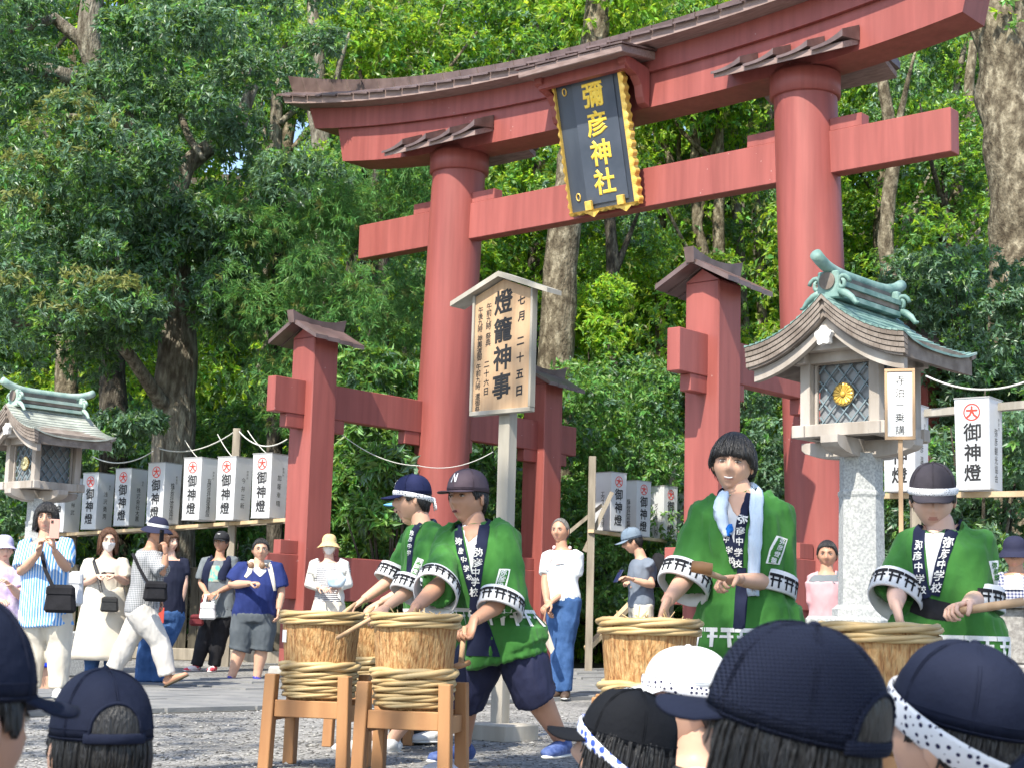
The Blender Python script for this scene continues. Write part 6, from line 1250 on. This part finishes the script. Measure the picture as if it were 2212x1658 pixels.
kid('child in dark navy cap with an open back strap, bottom left', 214, 1628, 2.75, R_(-152), dict(c=DKCAP, hole=True, seed=6), NAVY)
kid('girl in black cap with blue and white headband and ponytail', 1345, 1632, 3.4, R_(-112), dict(c=BLACKCAP, band=BLUEBAND, tilt=1.0, bw=.019), BLUET, pitch=-.22, tail=True, hairst='underlong')
kid('child in white cap with polka dot headband', 1482, 1509, 3.9, R_(-96), dict(c=WHITECAP, band=POLKA, tilt=.4, tall=.86, seed=3), WHITEC)
kid('child in large navy mesh cap at the front of the crowd', 1700, 1617, 1.9, R_(-128), dict(c=meshcap(), brim=DKCAP, hole=True, big=1.06, seed=9), WHITEC, pitch=-.22, hairst='underlong')
kid('child in navy cap with polka dot headband near the lower right corner', 2062, 1598, 2.35, R_(-132), dict(c=DKCAP, band=POLKA, tilt=.7, big=1.02, seed=4, bw=.025), WHITEC, pitch=-.22)
kid('child whose dark cap just enters the lower right corner', 2330, 1950, 1.5, R_(170), dict(c=DKCAP), NAVY)
# ------------------------------------------------------------------ trees and shrubs
LEAF_D = M('glossy_dark_leaf', (.10, .185, .115), None, .42, bump=0, rnd=.5, spec=.55, trans=(.26, .44, .12, .30))
LEAF_M = M('mid_green_leaf', (.12, .265, .065), None, .42, bump=0, rnd=.5, spec=.5, trans=(.27, .46, .06, .38))
LEAF_C = M('cedar_needle', (.14, .30, .10), None, .55, bump=0, rnd=.45, spec=.3, trans=(.18, .36, .06, .32))
LEAF_B = M('bright_leaf', (.22, .38, .04), None, .5, bump=0, rnd=.45, spec=.4, trans=(.50, .70, .05, .5))
LEAF_Y = M('yellow_young_leaf', (.19, .22, .07), None, .5, bump=0, rnd=.35, spec=.4, trans=(.34, .38, .10, .35))
def unit(a): return a/np.maximum(np.linalg.norm(a, axis=-1, keepdims=True), 1e-6)
def leaves(name, pos, d, n, L, asp, mats, midx, parent=None, bend=.18):
    N = len(pos); L = L[:, None]; d = unit(d); s = unit(np.cross(d, n)); n = np.cross(s, d); w_ = L*asp
    A = pos; B = pos+d*L*.42+s*w_*.5+n*w_*.16; Cc = pos+d*L-n*L*bend; D = pos+d*L*.42-s*w_*.5+n*w_*.16
    V = np.stack([A, B, Cc, D], 1).reshape(-1, 3); i = np.arange(N)[:, None]*4
    F = np.concatenate([i+np.array([[0, 1, 2]]), i+np.array([[0, 2, 3]])], 1).reshape(-1, 3)
    me = npmesh(name, V, F, mats, np.repeat(midx, 2)); return me
def sprays(cl, tips, per, L, asp, mats, mixf, name='leaves', droop=.35, rng=RNG, sq=.75, inner=.45, splay=1.15):
    """cl: list of (centre, radius); whorls of leaves at twig tips spread through each clump"""
    C_ = np.array([c for c, r in cl], float); R_c = np.array([r for c, r in cl], float); n = len(cl)
    ci = np.repeat(np.arange(n), tips); T = len(ci); o = unit(rng.normal(size=(T, 3))+np.array([0, -.15, .30])); rad = R_c[ci]*(inner+(1-inner)*rng.random(T)**.6)
    tp = C_[ci]+o*rad[:, None]*np.array([1, 1, sq]); o2 = unit(o+.4*rng.normal(size=(T, 3))+np.array([0, 0, .1]))
    N = T*per; ti = np.repeat(np.arange(T), per); o3 = o2[ti]; a = unit(np.cross(o3, rng.normal(size=(N, 3)))); sp = splay*(.55+.6*rng.random(N))
    d = unit(o3*np.cos(sp)[:, None]+a*np.sin(sp)[:, None]-np.array([0, 0, 1])*droop*rng.random(N)[:, None]*1.4)
    nn = unit(o3*1.0+np.array([0, 0, .5])+.35*rng.normal(size=(N, 3))); Ls = L*(.65+.6*rng.random(N)); pos = tp[ti]+.03*rng.normal(size=(N, 3))*L*4
    u = rng.random(T); top_ = o[:, 2]; mt = mixf(u, top_, C_[ci]); return leaves(name, pos, d, nn, Ls, asp, mats, np.repeat(mt, per))
def bark(name, c1, c2, c3, st=(2, 2, .6)): return M(name, c1, c2, .9, 6.5, .9, 18, st, spec=.2, c3=c3, lo=.38, hi=.55, bdist=.05, detail=9)
BARK1 = bark('grey_bark', (.10, .085, .065), (.21, .19, .15), (.33, .31, .25)); BARK2 = bark('pale_bark', (.075, .060, .040), (.17, .145, .10), (.30, .265, .19), (1.6, 1.6, .8)); BARK3 = bark('dark_bark', (.035, .03, .024), (.08, .07, .055), (.14, .125, .10))
def limb(mb, pts, r, n=10):
    P_ = []; R2 = []
    for i in range(len(pts)-1):
        for t in np.linspace(0, 1, 5)[:-1]:
            q = Vector(pts[i]).lerp(Vector(pts[i+1]), t); rr = r[i]+(r[i+1]-r[i])*t; P_.append(q+Vector((mnoise.noise(q*1.3), mnoise.noise(q*1.3+Vector((7, 0, 0))), 0))*rr*.5); R2.append(rr*(1+.10*mnoise.noise(q*2.2)))
    P_.append(Vector(pts[-1])); R2.append(r[-1]); mb.tube(P_, R2, n)
def tree(name, label, cat, limbs, bk, crown=None, group=None):
    """limbs: list of (list of (u,v,d), radii) measured on the photograph; crown: mesh in world coordinates"""
    b = PV(*limbs[0][0][0]); T = empty(name, (b.x, b.y, gz(b.x, b.y)), 0, label, cat, group); O = Vector(T.location); mb = MB()
    for pts, r in limbs: limb(mb, [PV(*q)-O for q in pts], r, 12)
    mb.build('trunk', bk, T, smooth=True)
    if crown is not None: link('crown', crown, T, -O)
    return T
def fill(n, x, y, d, r, holes=(), rng=RNG):
    cl = []; t = 0
    while len(cl) < n and t < n*30:
        t += 1; u, v = rng.uniform(*x), rng.uniform(*y)
        if any(a < u < b and c < v < e for a, b, c, e in holes): continue
        cl.append((P(u, v, rng.uniform(*d)), rng.uniform(*r)))
    return cl
mixD = lambda u, t, c: np.where((u > .93) & (t > .2), 2, np.where(u > .72, 1, 0))
# big evergreen on the left
cl = fill(104, (-90, 730), (-70, 430), (22.0, 27), (.30, .62), ((210, 300, 300, 400), (340, 400, 200, 300), (90, 210, 10, 140), (520, 580, 150, 330)))
cl += fill(52, (-60, 330), (380, 800), (21.5, 25), (.30, .60), ((100, 170, 700, 800),)) + fill(22, (300, 560), (420, 690), (23, 24.6), (.3, .5), ((325, 425, 560, 700),))
yl = [(150, 215), (95, 265), (210, 260), (60, 350), (40, 430), (190, 600), (250, 610), (30, 600), (120, 660), (150, 330)]; cy_ = [(P(u, v+30, 21.3), .45) for u, v in yl]
cr = sprays(cl, 100, 8, .108, .36, [LEAF_D, LEAF_M, LEAF_Y], lambda u, t, c: np.where(u > .75, 1, 0), 'crown', .55)
T = tree('evergreen_oak', 'huge evergreen tree with glossy dark leaves filling the upper left', 'tree',
    [([(372, 1330, 25), (372, 900, 25), (382, 720, 25), (368, 560, 25), (345, 470, 25), (305, 330, 25), (215, 190, 24.6), (190, 90, 24.5), (215, -60, 24.5)], [.36, .33, .30, .30, .28, .24, .22, .19, .16]),
     ([(345, 470, 25), (400, 360, 25.2), (520, 270, 25.4), (545, 190, 25.4), (520, 120, 25.5)], [.2, .16, .12, .10, .07]), ([(215, 190, 24.6), (90, 150, 24), (-40, 165, 23.5)], [.17, .14, .12]), ([(190, 100, 24.5), (120, 40, 24.4), (60, 60, 24)], [.12, .09, .05]), ([(305, 330, 25), (240, 260, 24.5), (130, 250, 24)], [.12, .08, .04]),
     ([(368, 560, 25), (430, 470, 25), (540, 430, 25)], [.10, .07, .04]), ([(372, 900, 25), (250, 730, 23.5), (110, 690, 23), (-20, 705, 22.5)], [.12, .09, .07, .06]), ([(390, 250, 25), (410, 300, 24.8), (440, 345, 24.6)], [.05, .06, .04])], BARK1, cr)
link('young_leaves', sprays(cy_, 90, 8, .105, .34, [LEAF_D, LEAF_M, LEAF_Y], lambda u, t, c: np.where((t > .25) & (u > .35), 2, np.where(u > .5, 1, 0)), 'young_leaves', .25), T, -Vector(T.location))
# feathery cedars left of the gate
for (x, y, d, n, rr, lb) in (((470, 720), (420, 700), (23.2, 25), 36, (.35, .6), 'feathery green cedar behind the left front post, its sprays drooping'), ((560, 930), (560, 940), (22.6, 24.6), 40, (.35, .6), 'lower cedar with soft bright sprays between the left post and the round pillar'), ((690, 920), (330, 560), (26, 28), 22, (.45, .7), 'olive green conifer behind the left round pillar')):
    c_ = sprays(fill(n, x, y, d, rr), 66, 13, .12, .12, [LEAF_C, LEAF_M, LEAF_Y], lambda u, t, c: np.where(u > .95, 2, np.where(u > .8, 1, 0)), 'crown', .75, splay=.95)
    u = sum(x)/2; tree('cedar_tree', lb, 'tree', [([(u, 1330, sum(d)/2+.3), (u-5, 800, sum(d)/2+.3), (u+10, y[0], sum(d)/2+.4)], [.14, .11, .04])], BARK3, c_)
# shrubs
def shrub(x, y, d, n, rr, L, asp, mats, lb, tips=46, per=8, mix=None, droop=.45, stem=True):
    c_ = sprays(fill(n, x, y, d, rr), int(tips*1.5), per, L*.80, asp, mats, mix or (lambda u, t, c: np.where(u > .8, 1, 0)), 'foliage', droop)
    b = P(sum(x)/2, 1330, sum(d)/2); T = empty('shrub', (b[0], b[1], gz(b[0], b[1])), 0, lb, 'shrub'); O = Vector(T.location); link('foliage', c_, T, -O); mb = MB()
    for i in range(7 if stem else 2):
        e = PV(random.uniform(*x), random.uniform(*y), random.uniform(*d))-O; mb.tube([Vector((random.uniform(-.2, .2), 0, 0)), e*.5+Vector((.1, 0, .1)), e], [.035, .022, .008], 6) if stem else mb.tube([PV(265, 940, 22.4)-O+Vector((0, .8, .3)), e], [.02, .008], 6)
    mb.build('stem', BARK3, T, smooth=True)
shrub((700, 905), (790, 1300), (21.9, 24.2), 46, (.25, .48), .17, .34, [LEAF_M, LEAF_D], 'broad leaved shrub between the left front post and the round pillar')
shrub((730, 900), (960, 1120), (21.2, 21.9), 9, (.18, .3), .20, .34, [LEAF_M, LEAF_D], 'bright whorled leaf branch hanging beside the left round pillar', 30)
shrub((1000, 1150), (880, 1330), (24, 26), 26, (.3, .5), .14, .4, [LEAF_M, LEAF_D], 'dark shrub seen behind the notice board post')
shrub((1215, 1480), (790, 1360), (25, 28.5), 62, (.35, .6), .13, .42, [LEAF_M, LEAF_D], 'dense green hedge of shrubs between the two halves of the gate', 50)
shrub((1230, 1330), (620, 760), (28, 29.5), 14, (.3, .5), .14, .4, [LEAF_B, LEAF_M], 'yellow green young tree right of the notice board', 46, mix=lambda u, t, c: np.where(u > .8, 1, 0))
shrub((1940, 2260), (575, 860), (18.5, 21), 50, (.3, .55), .11, .42, [LEAF_D, LEAF_M], 'large glossy dark bush behind the lanterns on the right', 60)
shrub((1900, 2260), (830, 1330), (17.6, 20), 58, (.3, .5), .12, .42, [LEAF_D, LEAF_M], 'low dark bush under the paper lanterns on the right', 50)
shrub((-40, 160), (880, 1320), (25.5, 28), 30, (.35, .6), .14, .4, [LEAF_D, LEAF_M], 'dark bush behind the grey roofed stone lantern')
shrub((190, 340), (895, 975), (21.6, 22.6), 9, (.14, .24), .12, .4, [LEAF_D, LEAF_M], 'small leafy branch hanging over the paper lanterns on the left', 44, stem=False)
shrub((330, 620), (880, 1330), (25.8, 28), 50, (.35, .6), .14, .4, [LEAF_M, LEAF_D], 'shrubs growing behind the left lantern rack')
shrub((1590, 1760), (820, 1330), (24.5, 27), 34, (.35, .55), .13, .4, [LEAF_D, LEAF_M], 'dark shrub between the right front post and the round pillar')
# trunks that stand out
tree('tall_tree', 'tall tree with mottled pale trunk rising behind the notice board and the lintel', 'tree', [([(1183, 1330, 28), (1200, 830, 28), (1219, 500, 28), (1256, 290, 28.2), (1290, 60, 28.4), (1300, -80, 28.5)], [.37, .33, .29, .27, .25, .22])], BARK2, sprays(fill(20, (1180, 1420), (-60, 60), (28, 31), (.6, 1.0)), 44, 7, .17, .42, [LEAF_B, LEAF_M, LEAF_Y], mixD, 'crown'))
tree('tall_tree', 'very thick pale grey trunk at the upper right edge', 'tree', [([(2230, 1330, 24), (2205, 600, 24), (2190, 380, 24), (2166, 150, 24.2), (2150, -60, 24.3)], [.62, .50, .46, .44, .46]), ([(2166, 150, 24.2), (2240, 40, 24.5)], [.25, .2])], BARK2, sprays(fill(12, (2100, 2300), (-80, 60), (24, 27), (.5, .8)), 44, 7, .15, .42, [LEAF_M, LEAF_B, LEAF_D], mixD, 'crown'))
mb_m = lambda u, t, c: np.where(u > .92, 2, np.where(u > .55, 1, 0))
def bush_mesh(i):
    rng = np.random.default_rng(70+i); cl_ = [(np.array([rng.uniform(-1.8, 1.8), rng.uniform(-1.2, 1.2), rng.uniform(.2, 2.2)]), rng.uniform(.5, .9)) for q in range(16)]
    return sprays(cl_, 70, 7, .135, .45, [[LEAF_M, LEAF_D, LEAF_B], [LEAF_D, LEAF_M, LEAF_B], [LEAF_B, LEAF_M, LEAF_M]][i], mb_m, 'foliage', .4, rng)
BM = [bush_mesh(i) for i in range(3)]
THIN = [('slim dark trunk right of the mottled tree', [(1325, 1000, 33), (1322, 600, 33), (1316, 480, 33)], .16, BARK3), ('slim pale trunk leaning left between the beams', [(1560, 620, 36), (1480, 420, 36), (1395, 230, 36)], .13, BARK2), ('pale forked trunk above the right front post', [(1540, 640, 35), (1505, 500, 35), (1500, 220, 35)], .14, BARK2), ('dark trunk seen over the tie beam', [(1606, 700, 37), (1585, 400, 37), (1580, 200, 37)], .14, BARK1), ('forked trunk just left of the right pillar', [(1650, 760, 36), (1632, 420, 36), (1665, 230, 36)], .11, BARK2), ('trunk with sunlit base right of the right pillar', [(1925, 700, 30), (1912, 520, 30), (1930, 340, 30), (1905, 150, 30)], .17, BARK2), ('dark leaning trunk right of the right pillar', [(1890, 760, 33), (1960, 480, 33), (2040, 330, 33), (2075, 150, 33)], .11, BARK1), ('pale trunk in the gap beside the thick trunk', [(2050, 700, 32), (2062, 480, 32), (2085, 300, 32), (2100, 120, 32)], .15, BARK2), ('thin leaning trunk below the beam end', [(1985, 740, 34), (2060, 560, 34), (2130, 420, 34)], .10, BARK1), ('dark trunk beside the big evergreen', [(246, 1100, 28), (240, 800, 28), (250, 560, 28)], .26, BARK3), ('sunlit trunk stump left of the big evergreen', [(140, 1000, 30), (142, 760, 30), (138, 560, 30)], .24, BARK2), ('brown trunk behind the left cedar', [(700, 700, 31), (690, 330, 31), (680, 120, 31)], .22, BARK1), ('dark trunk behind the upper left crown', [(770, 560, 33), (775, 300, 33), (770, 100, 33)], .2, BARK3), ('slim trunk by the left round pillar', [(880, 800, 36), (870, 300, 36), (885, 60, 36)], .12, BARK1), ('pale slim trunk at the top right of centre', [(1420, 120, 38), (1385, 20, 38), (1360, -80, 38)], .14, BARK2), ('leaning pale trunk under the lintel at the right', [(1705, 800, 34), (1690, 500, 34), (1700, 250, 34)], .10, BARK2), ('dark trunk right of the left post', [(830, 900, 30), (818, 600, 30), (812, 420, 30)], .15, BARK3)]
for lb, pts, r, bk in THIN:
    low = (pts[0][0]+(pts[0][0]-pts[1][0])*.5, 1300, pts[0][2]); e2 = (2*pts[-1][0]-pts[-2][0], 2*pts[-1][1]-pts[-2][1]-30, pts[-1][2]+.5); tree('slim_tree', lb, 'tree', [([low]+pts+[e2], [r*1.15]+[r*(1-.12*i) for i in range(len(pts))]+[r*.15]), ([pts[-2], ((pts[-2][0]+pts[-1][0])/2+28, (pts[-2][1]+pts[-1][1])/2, pts[-1][2]), (pts[-1][0]+75, pts[-1][1]-50, pts[-1][2]-.5)], [r*.6, r*.42, r*.1])], bk)
    T = bpy.data.objects[[o.name for o in COL.objects if o.get('label') == lb][0]]; O = Vector(T.location); ob = link('crown', BM[random.choice((0, 2))], T, PV(*pts[-1])-O+Vector((0, .6, -.3))); ob.scale = (.7, .5, .8)
    ob = link('crown', BM[random.choice((0, 2))], T, PV(*pts[-2])-O+Vector((.4, .9, 0))); ob.scale = (.5, .3, .5)
# the wood on the slope: a few crowns shared by many trees
def crown_mesh(i, mats, mix):
    rng = np.random.default_rng(40+i); cl_ = []
    for q in range(44):
        h = rng.uniform(.28, 1.0); w_ = 2.9*math.sin(math.pi*min(1, .15+.8*h))**.7; a = rng.uniform(0, 6.283); rr = w_*math.sqrt(rng.random()); cl_.append((np.array([rr*math.cos(a), rr*math.sin(a), h*15.5]), rng.uniform(.6, 1.25)))
    return sprays(cl_, 84, 7, .165, .46, mats, mix, 'crown', .4, rng)
mb_m = lambda u, t, c: np.where(u > .92, 2, np.where(u > .55, 1, 0))
KINDS = [('bright_leaved_tree', 'tall bright yellow green tree in the wood on the slope', [LEAF_B, LEAF_M, LEAF_Y], 0), ('dark_leaved_tree', 'tall mid green tree in the wood on the slope', [LEAF_M, LEAF_B, LEAF_D], 1), ('evergreen_tree', 'tall dark evergreen in the wood on the slope', [LEAF_D, LEAF_M, LEAF_M], 2)]
CRM = [[crown_mesh(k*3+v, KINDS[k][2], mb_m) for v in range(2)] for k in range(3)]
def trunk_mesh(i):
    random.seed(90+i); mb = MB(); b = Vector((0, 0, -.6)); pts = [b+Vector((random.uniform(-.5, .5)*q/4, random.uniform(-.5, .5)*q/4, 3.7*q)) for q in range(5)]; limb(mb, pts, [.26, .22, .18, .13, .06], 9)
    for q in range(5): s = pts[2].lerp(pts[4], q/5); a = random.uniform(0, 6.28); limb(mb, [s, s+Vector((math.cos(a)*1.1, math.sin(a)*1.1, 1.0)), s+Vector((math.cos(a)*2.2, math.sin(a)*2.2, 2.6))], [.08, .06, .025], 6)
    return mb.mesh('trunk', [BARK1, BARK2, BARK3][i % 3], smooth=True)
TRM = [trunk_mesh(i) for i in range(3)]
random.seed(5)
USED = {}
def where(x, y, kind):
    u = 1106+FPX*x/y; spots = [(130, 'above the left stone lantern'), (330, 'above the left row of paper lanterns'), (520, 'left of the big evergreen trunk'), (700, 'behind the left front post'), (900, 'left of the left round pillar'), (1060, 'behind the left round pillar'), (1230, 'behind the notice board'), (1400, 'behind the name board'), (1540, 'behind the right front post'), (1680, 'between the right post and pillar'), (1850, 'behind the right round pillar'), (2020, 'above the right stone lantern'), (2150, 'beside the thick right trunk')]
    sp = min(spots, key=lambda t: abs(t[0]-u))[1]; rw = 'first row' if y < 36 else 'second row' if y < 41.5 else 'middle of the slope' if y < 48 else 'upper slope' if y < 56 else 'top of the slope' if y < 66 else 'skyline'
    return '%s %s, %s' % (kind, sp, rw)
def wood_tree(x, y, k, s, extra=None):
    kd = KINDS[k]; extra = where(x, y, ['bright yellow green tree', 'mid green tree', 'dark evergreen tree'][k])
    if extra in USED: extra = ('taller ' if s > USED[extra] else 'shorter ')+extra
    USED[extra] = s;  T = empty(kd[0], (x, y, gz(x, y)), random.uniform(0, 6.28), extra or kd[1], 'tree', 'trees of the wood on the slope'); T.scale = (s, s, s*random.uniform(.9, 1.15))
    link('trunk', TRM[random.randrange(3)], T); link('crown', CRM[k][random.randrange(2)], T)
for row, (y, dx, s) in enumerate(((33, 4.6, .80), (38, 4.4, .95), (44, 4.6, 1.1), (51, 5.0, 1.25), (60, 5.6, 1.4), (72, 7.0, 1.55))):
    half = y*.36+4; x = -half+random.random()*dx
    while x < half:
        u = 1106+FPX*x/y*1.0; pr = random.random()
        k = (2 if pr < .45 else 1 if pr < .7 else 0) if u < 600 else (0 if pr < .75 else 1) if u < 1450 else (1 if pr < .45 else 0 if pr < .9 else 2)
        xx, yy = x+random.uniform(-1, 1), y+random.uniform(-2, 2)
        wood_tree(xx, yy, k, s*random.uniform(.85, 1.1)); x += dx*random.uniform(.8, 1.2)
for i in range(190):
    y = random.choice((29.5, 31.5, 34, 37, 41, 45, 50, 56)); x = random.uniform(-1, 1)*(y*.34+2); lb = where(x, y, random.choice(('low', 'tall', 'rounded', 'spreading'))+' undergrowth bush')
    if lb in USED: continue
    USED[lb] = 1; T = empty('understory_bush', (x, y, gz(x, y)-.1), random.uniform(0, 6.28), lb, 'bush', 'undergrowth on the slope'); s = random.uniform(.8, 1.5)*(1+max(0, y-36)*.03); T.scale = (s, s, s*random.uniform(.9, 1.5)); link('foliage', random.choice(BM), T)
# two open crowned trees beside and behind the camera shade the gravel, as in the photograph
def open_crown(i):
    rng = np.random.default_rng(140+i); cl_ = []
    for q in range(40): a = rng.uniform(0, 6.283); rr = 5.4*math.sqrt(rng.random()); cl_.append((np.array([rr*math.cos(a), rr*math.sin(a), rng.uniform(8.6, 12.8)-.12*rr]), rng.uniform(.6, 1.2)))
    return sprays(cl_, 46, 7, .17, .46, [LEAF_M, LEAF_B, LEAF_D], mb_m, 'crown', .4, rng)
for i, (x, y, lb) in enumerate(((-6.0, -.6, 'broad crowned tree left of the seated children, shading the gravel'), (-1.8, -7.5, 'broad crowned tree behind the seated children'))):
    T = empty('shade_tree', (x, y, 0), i*2., lb, 'tree'); link('trunk', TRM[i], T); link('crown', open_crown(i), T)
# tidy: the scratch scene used for building is not part of the place
bpy.data.scenes.remove(TMP)
